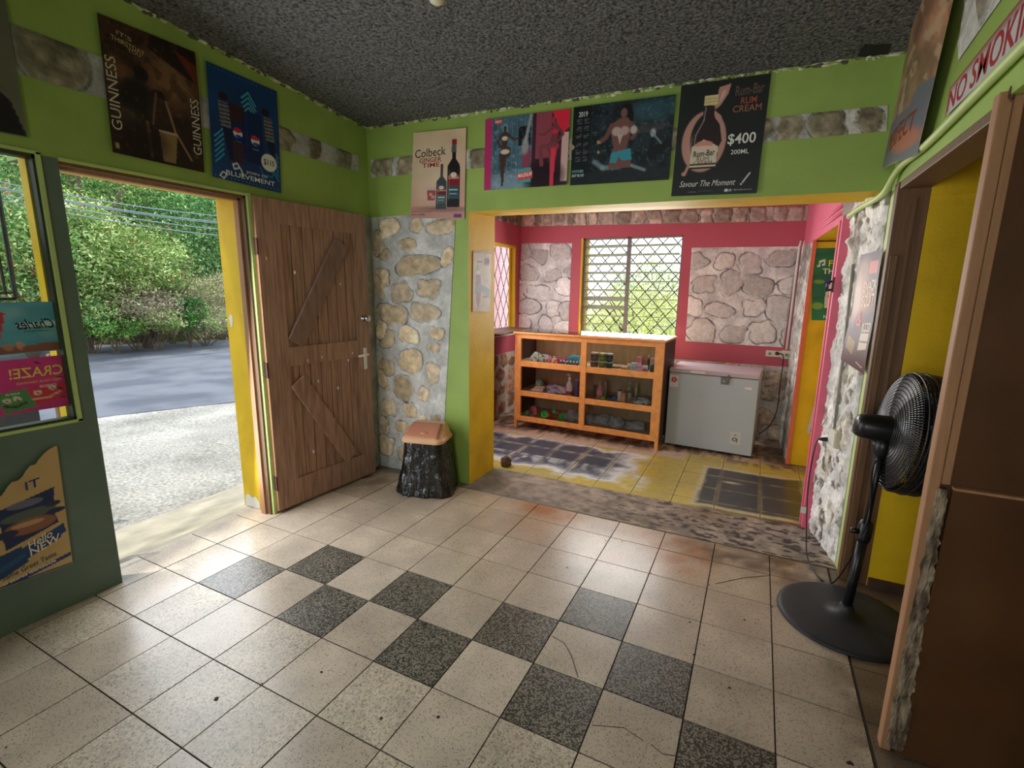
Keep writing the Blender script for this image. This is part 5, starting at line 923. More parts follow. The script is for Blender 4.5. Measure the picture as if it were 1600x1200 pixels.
# fan cable and its socket on the pier
nP = nn; 
def pier(s_, z, h=0): p = np.array((2.645, 1.93, 0)) * (1 - s_) + np.array((2.742, 1.5, 0)) * s_; return tuple(p + nP * h + np.array((0, 0, z)))
ps = tag(empty('pier_socket', pier(.62, .655, .012)), 'cream socket box on the rough white pier feeding the fan', 'socket'); MR = Matrix.Translation(pier(.62, .655, .012)) @ Matrix.Rotation(math.atan2(-(1.93 - 1.5), 2.742 - 2.645), 4, 'Z')
m = MB(); m.box(-.05, .05, -.035, .02, 0, .10, M=MR); m.build('box', M['cream'], ps, bevel=.003); m = MB(); m.box(-.045, .045, -.04, -.034, .008, .092, M=MR); m.build('face_plate', M['white'], ps)
m = MB(); m.tube([pier(.55, .74, .03), pier(.5, 1.2, .03), pier(.42, 1.7, .03)], .008, 8); tag(m.build('conduit', mat('grimy_conduit', (150, 146, 136), .6, .2, 10), smooth=True), 'thin grey conduit rising from the socket on the rough pier', 'conduit')
fc = tag(empty('fan_cable', (2.62, 1.3, .01)), 'black fan cable looping from the pier socket to the floor and up the pole', 'cable')
s0 = pier(.5, .68, .045)
pts = [s0, tuple(np.array(s0) + nP * .05 + np.array((0, 0, .0))), tuple(W(1272, 705, 1, 1.68)), tuple(W(1263, 760, 1, 1.66)), tuple(W(1260, 830, 1, 1.60)), tuple(W(1262, 872, 1, 1.45)), tuple(W(1280, 903, 2, .008)), tuple(W(1300, 911, 2, .008)), tuple(W(1322, 884, 1, 1.10)), tuple(W(1348, 835, 1, .975)), tuple(W(1360, 790, 1, .985)), tuple(W(1362, 740, 1, .985)), (2.745, .975, .80)]
m = MB(); m.tube(bez(pts, 8), .0042, 6); m.build('cord', M['black'], fc, smooth=True); m = MB(); m.tube([s0, tuple(np.array(s0) + nP * .045)], [.016, .01], 10); m.build('plug', M['black'], fc, smooth=True)
tg = W(1256, 797, 1, 1.63); m = MB(); m.box(tg[0] - .018, tg[0] + .012, tg[1] - .001, tg[1], tg[2] - .02, tg[2] + .02); m.build('paper_tag', M['white'], fc)
# green conduit over the right doorway
m = MB(); m.tube(bez([(2.625, 1.90, 1.985), (2.655, 1.74, 2.005), (2.70, 1.475, 2.025), (2.715, 1.36, 2.085), (2.719, 1.22, 2.110), (2.72, .85, 2.104), (2.72, .085, 2.137), (2.72, -.7, 2.16)], 8), .0145, 12)
gc = tag(m.build('green_conduit', M['green_light'], smooth=True), 'light green painted conduit running over the right doorway under the smoking sign', 'conduit')
m = MB(); m.tube([(2.612, 1.97, 1.975), (2.635, 1.90, 1.985)], .0155, 12); m.build('conduit_end', M['white'], gc, smooth=True)
# bulb, ceiling marks, stone crumb, latch
lb0 = W(683, 6, 2, 2.72); zc = cz(lb0[0], lb0[1]); bl = tag(empty('ceiling_bulb', (lb0[0], lb0[1], zc)), 'white round bulb holder at the top edge of the dark ceiling', 'lamp')
m = MB(); m.lathe([(.045, 0), (.042, -.02), (.028, -.03)], (lb0[0], lb0[1], zc), seg=20); m.build('holder', M['white'], bl, smooth=True); m = MB(); m.lathe([(.02, -.028), (.034, -.045), (.038, -.065), (.03, -.085), (.012, -.095)], (lb0[0], lb0[1], zc), seg=22); m.build('bulb', M['cream'], bl, smooth=True)
m = MB(); q = [W(a, b, 2, 2.72) for a, b in ((1341, 73), (1352, 58), (1395, 55), (1390, 70), (1362, 76))]; m.add([(p[0], p[1], cz(p[0], p[1]) - .002) for p in q], [(0, 1, 2, 3, 4)]); cm = m.build('dark_patch', mat('dark_patch_black', (38, 38, 36), .95, .2, 20), bpy.data.objects['ceiling'])  # flat dark patch set just below the ceiling
blob('stone_chunk', 'small dark stone lying at the foot of the yellow pier face', 'stone', (.33, 2.02, 0.004), (.05, .04, .05), [(84, 66, 54), (110, 90, 74)], 'cloth', 61)
lt = tag(empty('door_latch', (2.60, 1.95, 1.5)), 'small black latch fixed on the pink post over the green poster', 'latch'); q = W(1310, 445, 1, 1.94); m = MB(); m.box(2.588, 2.600, 1.93, 1.98, q[2] - .045, q[2] + .045); m.build('plate', M['rust'], lt); m = MB(); m.tube([(2.588, 1.95, q[2] + .02), (2.565, 1.95, q[2] + .015), (2.565, 1.95, q[2] - .03), (2.588, 1.95, q[2] - .03)], .007, 8); m.build('bolt', M['black'], lt, smooth=True)
# ================================================================== POSTERS
def figure(cv, cx, top, h, skin, cloth, hair, lean=0, arm=1, flip=1):
    """a small standing model, drawn"""
    f = flip
    cv.ell(cx, top + .07 * h, .045 * h, .065 * h, hair, soft=.3); cv.ell(cx, top + .08 * h, .028 * h, .045 * h, skin, soft=.25)
    s = cv.asp
    cv.poly([(cx - .02 * h / s, top + .12 * h), (cx + .02 * h / s, top + .12 * h), (cx + .06 * h / s, top + .17 * h), (cx + .05 * h / s, top + .27 * h), (cx + .035 * h / s, top + .36 * h), (cx - .04 * h / s, top + .36 * h), (cx - .05 * h / s, top + .27 * h), (cx - .06 * h / s, top + .17 * h)], skin)
    cv.ell(cx - f * .02 * h / s, top + .45 * h, .085 * h, .095 * h, skin, soft=.2)
    cv.poly([(cx - .09 * h / s, top + .46 * h), (cx + .05 * h / s, top + .46 * h), (cx + .01 * h / s, top + .72 * h), (cx - .01 * h / s, top + .98 * h), (cx - .04 * h / s, top + .98 * h), (cx - .06 * h / s, top + .72 * h)], skin)
    cv.line([(cx + f * .055 * h / s, top + .18 * h), (cx + f * .12 * h / s, top + .28 * h), (cx + f * .05 * h / s, top + .37 * h)], .017 * h, skin)
    cv.line([(cx - f * .055 * h / s, top + .18 * h), (cx - f * .15 * h / s, top + .26 * h), (cx - f * .22 * h / s, top + .25 * h)], .016 * h, skin)
    cv.ell(cx, top + .23 * h, .05 * h, .035 * h, cloth, soft=.3); cv.ell(cx - f * .01 * h / s, top + .44 * h, .075 * h, .04 * h, cloth, soft=.3)
# Colbeck
q = qplane([(647, 208), (729, 200), (726, 342), (642, 341)], 1, 1.492)
cv = Cv(.60, (226, 198, 162), 170).grad((222, 196, 158), (206, 158, 142)); cv.ell(.35, .45, .25, .3, (240, 222, 190), .6, soft=1.2); cv.noise(5, .06, 3); cv.poly([(0, .86), (1, .86), (1, 1), (0, 1)], (190, 140, 132), .7)
def glass_bottle(cv, cx, top, bot, w, body, cap, lab):
    h = bot - top; cv.poly([(cx - w * .28, top), (cx + w * .28, top), (cx + w * .28, top + h * .08), (cx - w * .28, top + h * .08)], cap)
    cv.poly([(cx - w * .26, top + h * .08), (cx + w * .26, top + h * .08), (cx + w * .3, top + h * .28), (cx + w * .95, top + h * .38), (cx + w, top + h * .45), (cx + w, bot - h * .01), (cx + w * .9, bot), (cx - w * .9, bot), (cx - w, bot - h * .01), (cx - w, top + h * .45), (cx - w * .95, top + h * .38), (cx - w * .3, top + h * .28)], body)
    cv.poly([(cx - w * .92, top + h * .52), (cx + w * .92, top + h * .52), (cx + w * .92, top + h * .68), (cx - w * .92, top + h * .68)], lab[0]); cv.ell(cx, top + h * .52, w * .5 * cv.asp, h * .04, lab[1], soft=.2)
    cv.poly([(cx - w * .92, top + h * .68), (cx + w * .92, top + h * .68), (cx + w * .92, top + h * .88), (cx - w * .92, top + h * .88)], lab[2]); cv.line([(cx - w * .6, top + h * .74), (cx + w * .6, top + h * .74)], .006, (220, 220, 210)); cv.line([(cx - w * .5, top + h * .8), (cx + w * .5, top + h * .8)], .004, (200, 200, 190))
    cv.line([(cx - w * .65, top + h * .45), (cx - w * .65, bot - h * .1)], .004, (150, 150, 150), .6)
cv.ell(.62, .89, .25, .03, (110, 80, 74), .5, soft=1); glass_bottle(cv, .79, .11, .865, .115, (30, 24, 28), (150, 34, 44), ((140, 26, 40), (226, 216, 190), (46, 84, 92)))
cv.poly([(.745, .13), (.83, .13), (.84, .25), (.74, .25)], (90, 110, 116), .8); cv.rect(.745, .11, .835, .17, (150, 34, 44)); glass_bottle(cv, .575, .375, .89, .095, (66, 76, 82), (130, 40, 50), ((120, 34, 46), (216, 210, 190), (70, 104, 106)))
cv.poly([(.30, .635), (.48, .635), (.46, .82), (.32, .82)], (214, 186, 176)); cv.poly([(.31, .67), (.475, .67), (.455, .79), (.325, .79)], (168, 84, 84)); cv.ell(.38, .72, .02, .02, (220, 150, 140)); cv.ell(.42, .75, .016, .018, (214, 160, 150))
cv.line([(.02, .925), (.4, .92)], .003, (120, 80, 76)); cv.line([(.02, .96), (.28, .955)], .004, (110, 66, 66)); cv.rect(.81, .945, .95, .985, (110, 60, 120))
cv.txt('Colbeck', .05, .20, .64, .295, (34, 62, 46), .012, rise=.02).txt('GINGER', .14, .30, .56, .355, (150, 44, 50), .03, rise=.01).txt('TIME', .20, .36, .53, .41, (150, 44, 50), .03, rise=.008).txt('Colbeck', .70, .512, .89, .548, (230, 220, 200), .01).txt('Colbeck', .49, .66, .66, .685, (220, 210, 200), .01)
sheet('poster', cv, q, 'beige poster of two dark bottles and a glass, leftmost on the back wall', bulge=lambda u, v: .002 + .004 * np.sin(u * 5) * v)
# pink calendar
q = qplane([(759, 187), (892, 170), (886, 289), (757, 298)], 1, 1.492)
cv = Cv(1.18, (70, 100, 116), 120); cv.noise(8, .3, 5)
for k in range(14): cv.line([(.1 + k * .03, .05), (.1 + k * .03, .75)], .003, (100, 136, 148), .7)
cv.rect(.42, .16, .56, .42, (20, 20, 26)); cv.ell(.3, .92, .35, .16, (150, 176, 190), .7, soft=.8); cv.noise(30, .35, 6, (190, 206, 216), .62); cv.rect(.58, 0, 1, 1, (70, 30, 44)); cv.rect(.62, .0, .80, .62, (150, 70, 84)); cv.rect(.92, .3, 1, .95, (216, 176, 170)); cv.ell(.72, .85, .25, .2, (28, 14, 24), .9, soft=.6); cv.poly([(.80, 0), (1, 0), (1, .22), (.92, .32), (.84, .1)], (226, 40, 66))
cv.line([(.56, .02), (.50, .38)], .022, (150, 156, 160)); cv.ell(.52, .62, .06, .22, (150, 60, 84), .9, soft=.5); cv.ell(.50, .42, .05, .12, (170, 176, 176), .8, soft=.5)
figure(cv, .25, .09, .88, (74, 50, 46), (222, 206, 176), (120, 160, 160), flip=-1); figure(cv, .84, .06, .92, (120, 60, 66), (216, 44, 70), (226, 50, 76), flip=1)
cv.line([(.85, .45), (.68, .46), (.70, .70)], .028, (128, 66, 72)); cv.poly([(.80, .5), (.86, .5), (.84, 1), (.80, 1)], (226, 60, 84)); cv.poly([(.42, .74), (.58, .72), (.58, .92), (.42, .94)], (60, 170, 166)); cv.poly([(.42, .79), (.60, .76), (.60, .87), (.42, .9)], (226, 64, 84)); cv.noise(24, .5, 9, (226, 90, 110), .68) if 0 else None
cv.rect(0, 0, .085, 1, (190, 50, 110)); cv.rect(.12, .03, .21, .09, (226, 64, 70))
cv.txt('magnum', .125, .04, .205, .08, (250, 220, 210), .02).txt('MAGNUM', .43, .80, .59, .86, (250, 240, 230), .03, rise=.02)
sheet('poster', cv, q, 'wide calendar poster with a magenta left edge and two posing models', bulge=lambda u, v: .001 + .003 * (1 - u) * v)
# 2019 calendar
q = qplane([(897, 168), (1056, 148), (1045, 281), (891, 290)], 1, 1.492)
cv = Cv(1.20, (34, 44, 50), 130); cv.noise(7, .5, 12); cv.noise(10, .8, 13, (22, 28, 32), .5); cv.ell(.8, .14, .3, .14, (70, 120, 136), .5, soft=.9); cv.noise(34, .45, 14, (92, 132, 144), .63); cv.ell(.78, .36, .22, .05, (100, 84, 84), .5, soft=.6); cv.rect(.0, .0, .19, 1, (18, 22, 26), .85); cv.poly([(0, .86), (1, .82), (1, 1), (0, 1)], (34, 42, 46), .8)
cv.line([(.25, .72), (.34, .80), (.5, .80)], .03, (150, 166, 176), .7, .9); cv.line([(.5, .8), (.6, .78), (.76, .86)], .02, (150, 170, 180), .8, .9); cv.ell(.82, .42, .03, .05, (190, 200, 206), .9, soft=.7); cv.line([(.8, .4), (.9, .55)], .012, (140, 150, 156), .8)
cv.ell(.55, .16, .075, .13, (22, 20, 24), soft=.3); cv.poly([(.57, .12), (.62, .16), (.61, .44), (.57, .44)], (24, 22, 26)); cv.ell(.525, .145, .04, .06, (128, 88, 80), soft=.3); cv.poly([(.50, .2), (.56, .2), (.61, .27), (.60, .42), (.57, .58), (.62, .68), (.62, .82), (.40, .82), (.41, .66), (.44, .56), (.41, .4), (.40, .27)], (122, 84, 78)); cv.line([(.41, .28), (.36, .42), (.30, .47)], .028, (116, 78, 72)); cv.line([(.60, .28), (.66, .38), (.62, .46)], .024, (116, 78, 72))
cv.ell(.46, .36, .055, .055, (196, 168, 162), soft=.3); cv.ell(.54, .36, .055, .055, (190, 160, 156), soft=.3); cv.poly([(.47, .40), (.53, .40), (.50, .52)], (200, 176, 170)); cv.ell(.63, .36, .04, .05, (200, 200, 196), .9, soft=.4)
cv.poly([(.42, .62), (.61, .58), (.63, .72), (.53, .72), (.50, .67), (.47, .75), (.41, .74)], (58, 150, 168))
for r in range(6):
    for c in range(2):
        for l in range(4): cv.line([(.045 + c * .075, .17 + r * .095 + l * .016), (.095 + c * .075, .167 + r * .095 + l * .016)], .0028, (120, 130, 134), .8)
cv.txt('2019', .06, .07, .155, .135, (210, 214, 206), .04).txt('SUNTHUBER', .015, .805, .14, .84, (120, 190, 196), .03).txt('24/7 BLVD', .015, .86, .145, .895, (220, 224, 220), .03)
sheet('poster', cv, q, 'dark 2019 calendar poster of a model in turquoise shorts standing in water', bulge=lambda u, v: .001 + .002 * u)
# Rum cream
q = qplane([(1065, 134), (1205, 115), (1182, 302), (1049, 307)], 1, 1.492)
cv = Cv(.77, (34, 38, 38), 190); cv.noise(4, .12, 8); PKc = (196, 146, 132)
cv.ell(.33, .52, .20, .27, PKc, soft=.06); cv.ell(.37, .50, .155, .235, (32, 36, 36), soft=.08); cv.ell(.26, .60, .1, .15, (206, 156, 142), .5, soft=.5)
cv.poly([(.45, .06), (.58, .04), (.56, .12), (.48, .22), (.42, .25), (.50, .30), (.56, .40), (.59, .52), (.56, .62), (.47, .74), (.46, .68), (.54, .52), (.50, .38), (.40, .28), (.37, .22), (.44, .16)], PKc); cv.poly([(.49, .1), (.53, .08), (.52, .14), (.46, .20)], (222, 178, 166))
cv.poly([(.29, .21), (.42, .21), (.43, .32), (.50, .43), (.51, .52), (.50, .76), (.19, .76), (.20, .50), (.22, .43), (.30, .32)], (48, 36, 38)); cv.line([(.32, .22), (.31, .33), (.23, .46), (.22, .58)], .006, (170, 160, 160), .7)
cv.poly([(.295, .12), (.455, .12), (.45, .205), (.29, .205)], (226, 206, 150)); cv.line([(.30, .15), (.45, .15)], .003, (176, 150, 96)); cv.line([(.30, .175), (.45, .175)], .003, (176, 150, 96))
cv.poly([(.195, .56), (.26, .53), (.33, .50), (.42, .53), (.505, .57), (.50, .745), (.19, .745)], (218, 208, 184)); cv.ell(.34, .545, .08, .035, (222, 150, 130), soft=.3); cv.ell(.33, .575, .10, .02, (230, 200, 180), soft=.3); cv.rect(.19, .71, .50, .73, (70, 50, 50)); cv.line([(.17, .74), (.14, .80)], .013, PKc); cv.ell(.13, .80, .022, .02, PKc)
cv.line([(.83, .90), (.90, .82)], .006, (230, 226, 220)); cv.ell(.815, .915, .008, .008, (230, 226, 220)); cv.ell(.655, .965, .018, .014, (214, 214, 210)); cv.ell(.70, .965, .016, .014, (150, 150, 150)); cv.line([(.05, .965), (.3, .968)], .0015, (120, 120, 120)); cv.line([(.33, .965), (.5, .965)], .002, (150, 150, 150))
cv.txt('Rum-Bar', .225, .60, .475, .655, (50, 40, 44), .03, rise=.01).txt('RUM', .27, .655, .41, .69, (120, 90, 70), .0).txt('CREAM', .235, .69, .45, .722, (120, 90, 70), .0)
cv.txt('Rum-Bar', .64, .07, .95, .155, (110, 86, 76), .02, rise=.01).txt('RUM', .71, .17, .88, .225, (176, 84, 64), .02).txt('CREAM', .63, .235, .94, .29, (170, 110, 84), .0).txt('$400', .61, .47, .92, .575, (232, 232, 224), .03).txt('200ML', .66, .61, .86, .65, (232, 232, 224), .01).txt('Savour The Moment', .09, .865, .74, .92, (226, 222, 216), .0, slant=.35).txt('@rumbarrum.com', .74, .955, .94, .972, (200, 200, 196), .0)
sheet('poster', cv, q, 'black poster of a cream liqueur bottle in a pink swirl priced $400', bulge=lambda u, v: .001 + .002 * v)
# Guinness
q = qplane([(150, 20), (303, 82), (318, 270), (175, 238)], 0, -.642)
cv = Cv(.80, (58, 40, 26), 170); cv.grad((60, 40, 28), (40, 28, 24)); cv.noise(3, .5, 4); cv.ell(.68, .32, .22, .2, (150, 108, 72), .75, soft=1.0); cv.ell(.12, .35, .12, .12, (140, 96, 54), .6, soft=1.); cv.noise(14, .4, 7, (30, 22, 18), .56)
cv.poly([(.46, .12), (1, .28), (1, 0), (.5, 0)], (40, 26, 20), .9); cv.poly([(.74, .05), (1, .12), (1, .3)], (120, 50, 34), .8); cv.line([(.5, .14), (.8, .32), (.99, .42)], .006, (130, 100, 80), .7)
cv.ell(.36, .34, .06, .06, (34, 24, 20), soft=.3); cv.ell(.30, .55, .14, .16, (34, 28, 28), soft=.4); cv.ell(.52, .47, .06, .05, (36, 24, 20), soft=.3); cv.ell(.53, .60, .09, .11, (110, 74, 56), soft=.5); cv.poly([(.4, .5), (.62, .5), (.68, .95), (.36, .95)], (44, 34, 30), .8); cv.ell(.18, .70, .12, .08, (70, 56, 46), .8, soft=.8)
cv.poly([(.50, .74), (.70, .74), (.66, .98), (.52, .98)], (176, 142, 96), .75); cv.line([(.50, .74), (.70, .74)], .008, (206, 186, 150), .8); cv.line([(.60, .5), (.68, .72), (.85, .92)], .010, (176, 136, 104), .8, .8); cv.line([(.38, .70), (.40, .96)], .014, (150, 112, 70), .7, .8); cv.line([(.5, .45), (.44, .7)], .01, (150, 110, 84), .6, .8)
cv.ell(.3, .85, .2, .12, (30, 22, 18), .7, soft=.8); cv.noise(26, .25, 15, (150, 110, 70), .66); cv.rect(.03, .92, .07, .96, (170, 140, 96))
cv.txt('GUINNESS', .02, .28, .12, .82, (206, 196, 176), 0, vert=True).txt('GUINNESS', .88, .40, .98, .86, (206, 196, 176), 0, vert=True).txt("IT'S", .16, .07, .30, .10, (206, 180, 130), 0, rise=-.02).txt('THIRSTDAY', .10, .115, .42, .15, (206, 180, 130), 0, rise=-.04).txt('YOU', .25, .17, .38, .2, (206, 180, 130), 0, rise=-.01)
sheet('poster', cv, q, 'large dark brown stout poster high on the street wall above the open door', nrm=(1, 0, 0), bulge=lambda u, v: .004 + .008 * np.sin(v * 3.1) * u)
# Pepsi
q = qplane([(320, 95), (431, 143), (438, 302), (331, 276)], 0, -.642)
cv = Cv(.70, (26, 66, 118), 170); cv.noise(3, .18, 5); cv.ell(.5, .55, .3, .35, (20, 52, 100), .6, soft=1.)
for k in range(6): cv.line([(.05, .63 + k * .045), (.17, .54 + k * .045)], .006, (70, 170, 210)); cv.line([(.86, .56 + k * .045), (.97, .66 + k * .045)], .006, (60, 150, 196))
for k in range(4): cv.line([(.45, .20 + k * .045), (.55, .13 + k * .045), (.65, .23 + k * .045)], .007, (70 + k * 5, 170, 206))
for k in range(18): cv.ell(.05 + k * .053, .03 + .0 * k, .006, .006, (70, 120, 180)); cv.ell(.04 + k * .053, .975, .006, .006, (90, 140, 190))
for cx, cy in ((.37, .54), (.62, .56)):
    cv.poly([(cx - .11, cy - .26), (cx + .11, cy - .26), (cx + .13, cy + .22), (cx - .12, cy + .22)], (16, 40, 90)); cv.rect(cx - .09, cy - .26, cx + .09, cy - .1, (60, 36, 44) if cx < .5 else (20, 44, 88)); cv.ell(cx, cy, .045, .045, (226, 228, 234), soft=.1); cv.poly([(cx - .06, cy - .01), (cx - .05, cy - .04), (cx, cy - .052), (cx + .05, cy - .035), (cx + .055, cy - .01), (cx, cy - .005)], (200, 44, 60)); cv.ell(cx + .01, cy + .028, .034, .014, (30, 70, 160)); cv.line([(cx - .04, cy + .08), (cx + .04, cy + .08)], .006, (90, 120, 170))
cv.poly([(.27, .62), (.44, .62), (.44, .82), (.27, .82)], (66, 40, 56), .9)
for c0, ln in (((.18, .25), 1), ((.82, .25), -1)):
    cv.ell(c0[0] + .02 * ln, .25, .04, .035, (40, 30, 40)); cv.poly([(c0[0] - .06, .3), (c0[0] + .08, .3), (c0[0] + .1, .52), (c0[0] - .04, .52)], (120, 120, 124)); 
    for k in range(6): cv.line([(c0[0] - .05, .32 + k * .035), (c0[0] + .09, .31 + k * .035)], .005, (24, 30, 46))
    cv.poly([(c0[0] - .02, .52), (c0[0] + .1, .52), (c0[0] + .12, .8), (c0[0] + .06, .8)], (22, 34, 66))
cv.ell(.82, .73, .085, .085, (226, 228, 214), soft=.06); cv.line([(.68, .80), (.72, .86), (.86, .86), (.9, .8)], .005, (50, 130, 180))
cv.line([(.36, .86), (.30, .88), (.28, .84), (.34, .82), (.40, .88), (.42, .92)], .007, (220, 226, 232)); cv.line([(.14, .93), (.10, .97), (.15, .99), (.19, .95), (.15, .93)], .006, (220, 226, 232))
cv.txt('$110', .735, .70, .905, .765, (24, 40, 84), .04).txt('JOIN DI', .46, .865, .78, .895, (226, 232, 236), .01).txt('BLUEVEMENT', .18, .905, .90, .95, (226, 232, 236), .02)
sheet('poster', cv, q, 'blue cola poster with the $110 disc, next to the plank door on the street wall', nrm=(1, 0, 0), bulge=lambda u, v: .003 + .004 * np.sin(v * 3.1))
# grey poster at the left edge
q = [np.array((-.643, -1.05, 2.76)), W(7, 0, 0, -.643), W(42, 215, 0, -.643), np.array((-.643, -1.05, 2.13))]
cv = Cv(.75, (112, 112, 92), 90); cv.noise(3, .1, 3); cv.poly([(0, .66), (.55, .62), (.8, .66), (.92, .74), (1, 1), (0, 1)], (34, 32, 36)); cv.ell(.7, .66, .12, .03, (96, 60, 46), .8, soft=.5); cv.noise(16, .3, 8, (90, 54, 44), .66)
sheet('poster', cv, q, 'grey-beige poster with a dark lower part at the far upper left', nrm=(1, 0, 0), bulge=lambda u, v: .003)
# torn snack poster under the street window
q = [np.array((-.64, -1.08, .80)), W(88, 693, 0, -.64), W(113, 880, 0, -.64), np.array((-.64, -1.09, .238))]
cv = Cv(.74, (198, 164, 112), 170); cv.noise(4, .08, 2)
cv.poly([(.46, .40), (.93, .33), (.90, .53), (.93, .62), (.48, .72)], (36, 46, 84)); cv.ell(.68, .40, .11, .03, (110, 110, 130), .9); cv.ell(.70, .49, .17, .04, (90, 100, 90), .9); cv.ell(.70, .58, .16, .06, (150, 96, 72), .95); cv.ell(.68, .56, .10, .02, (206, 160, 120), .8); cv.ell(.92, .52, .06, .02, (44, 48, 76)); cv.ell(.5, .6, .07, .03, (44, 48, 76)); cv.ell(.9, .46, .05, .02, (50, 52, 76))
cv.poly([(.60, .74), (.97, .64), (.98, .715), (.93, .73), (.93, .75), (.62, .84)], (34, 62, 116)); cv.poly([(.2, .78), (.6, .72), (.64, .86), (.25, .98)], (30, 60, 104)); cv.line([(.42, .86), (.60, .80)], .02, (34, 80, 120)); cv.poly([(.3, 1.0), (1, .895), (1, .925), (.5, 1.0)], (34, 62, 116)); cv.rect(0, .985, 1, 1, (34, 62, 116))
cv.txt('Hello', .655, .705, .86, .765, (226, 216, 190), .03, rise=.045).txt('NEW', .66, .765, .92, .825, (226, 216, 190), .05, rise=.055).txt('IT', .70, .235, .82, .30, (34, 62, 116), .06, rise=.01).txt('Same Great Taste.', .42, .905, .88, .945, (40, 52, 80), .02, rise=.06).txt('in stores islandwide', .42, .96, .86, .985, (226, 224, 216), .02, rise=.05)
sheet('poster', cv, q, 'torn tan snack poster reading Hello NEW on the low wall under the street window', nrm=(1, 0, 0), bulge=lambda u, v: .002 + .003 * np.sin(u * 4), cut=lambda U, V: (V < .30 - (U - .45) * .55 + .015 * np.sin(U * 40)) & (U < .80) | (V < .015 + .10 * (1 - (U - .8) / .2) ** 2) & (U >= .8) | ((U < .45) & (V < .62 - (U - .1) * .9)))
# posters facing out on the street window glass (seen from behind, mirrored)
q = [np.array((-.688, -1.30, 1.452)), W(92, 471, 0, -.688), W(103, 546, 0, -.688), np.array((-.688, -1.30, 1.225))]
cv = Cv(2.4, (96, 168, 188), 90); cv.noise(5, .12, 3); cv.ell(.78, .2, .12, .1, (150, 190, 196), .6, soft=1); cv.ell(.94, .6, .12, .12, (140, 186, 190), .6, soft=1.); cv.poly([(.62, .86), (1, .82), (1, 1), (.0, 1), (.0, .9)], (140, 90, 78)); cv.poly([(.55, .12), (.64, .12), (.62, .82), (.50, .82)], (226, 190, 60)); cv.poly([(.645, .15), (.75, .2), (.70, .86), (.62, .86)], (196, 64, 70)); cv.ell(.74, .86, .05, .08, (190, 130, 110), .9); cv.ell(.79, .84, .04, .08, (206, 150, 120), .9); cv.ell(.58, .86, .12, .12, (190, 130, 96), .9); cv.poly([(0, .1), (.5, .1), (.46, .8), (0, .8)], (236, 196, 70)); cv.line([(.81, .45), (.96, .43)], .045, (236, 240, 240), .8)
cv.txt('Charles', .795, .33, .965, .53, (24, 36, 50), .05, mirror=True, slant=-.1).txt('CHOCOLATE', .815, .56, .93, .59, (30, 44, 60), .02, mirror=True)
sheet('poster', cv, q, 'sky blue and brown chocolate poster on the window glass, the upper one', nrm=(1, 0, 0), off=.002)
q = [np.array((-.688, -1.32, 1.205)), W(103, 554, 0, -.688), W(110, 633, 0, -.688), np.array((-.688, -1.32, .975))]
cv = Cv(2.4, (206, 62, 134), 90); cv.noise(4, .08, 3); cv.poly([(.66, .62), (.80, .55), (.84, .92), (.70, .98)], (84, 140, 90)); cv.poly([(.80, .56), (.98, .52), (.98, .84), (.84, .88)], (208, 60, 80)); cv.poly([(.46, .50), (.62, .46), (.65, .94), (.44, .98)], (206, 50, 60))
for cx, cy in ((.715, .74), (.755, .73), (.85, .66), (.92, .6), (.60, .68), (.54, .7)): cv.ell(cx, cy, .045, .045, (226, 214, 190)); cv.ell(cx, cy + .01, .016, .02, (40, 34, 34))
cv.line([(.70, .84), (.75, .88), (.79, .82)], .018, (70, 50, 44)); cv.line([(.83, .78), (.90, .78), (.95, .7)], .014, (226, 196, 170)); 
for cx, cy in ((.86, .1), (.965, .42), (.955, .62), (.965, .8), (.66, .12)): cv.ell(cx, cy, .035, .02, (110, 50, 90), rot=.4)
cv.txt('CRAZE!', .735, .17, .975, .36, (236, 206, 96), .05, mirror=True, rise=-.0).txt('FEED YOUR CRAVINGS', .76, .43, .965, .475, (236, 190, 90), .02, mirror=True).txt('CHEEZE', .86, .53, .94, .575, (240, 220, 200), .03, mirror=True).txt('MINI', .71, .61, .77, .65, (220, 230, 200), .03, mirror=True).txt('CHEEZ', .58, .56, .65, .62, (240, 220, 200), .03, mirror=True)
sheet('poster', cv, q, 'pink CRAZE! snack poster on the window glass, the lower one', nrm=(1, 0, 0), off=.002)
# small sausage poster on the yellow pier face
q = qplane([(739, 392), (768, 393), (765, 487), (738, 487)], 0, .272)
cv = Cv(.62, (176, 156, 130), 120); cv.noise(5, .12, 3); cv.noise(12, .3, 6, (120, 96, 66), .62); cv.poly([(.14, .38), (.40, .38), (.44, .56), (.40, .82), (.30, .93), (.18, .82), (.14, .56)], (122, 36, 52)); cv.ell(.26, .27, .03, .06, (96, 110, 76)); cv.ell(.28, .35, .05, .03, (200, 190, 170)); cv.poly([(.12, .56), (.42, .54), (.95, .62), (.95, .78), (.5, .66), (.12, .70)], (92, 110, 104)); cv.ell(.72, .75, .1, .02, (130, 40, 50)); cv.rect(.20, .155, .50, .185, (70, 60, 54)); cv.rect(.6, .10, .85, .24, (120, 84, 74), .7); cv.line([(.02, .02), (.98, .03)], .008, (96, 70, 44))
cv.txt('$130', .60, .12, .86, .22, (90, 60, 54), .02)
sheet('poster', cv, q, 'small faded poster of a red bottle on the yellow face of the left pier', nrm=(1, 0, 0), off=.003)
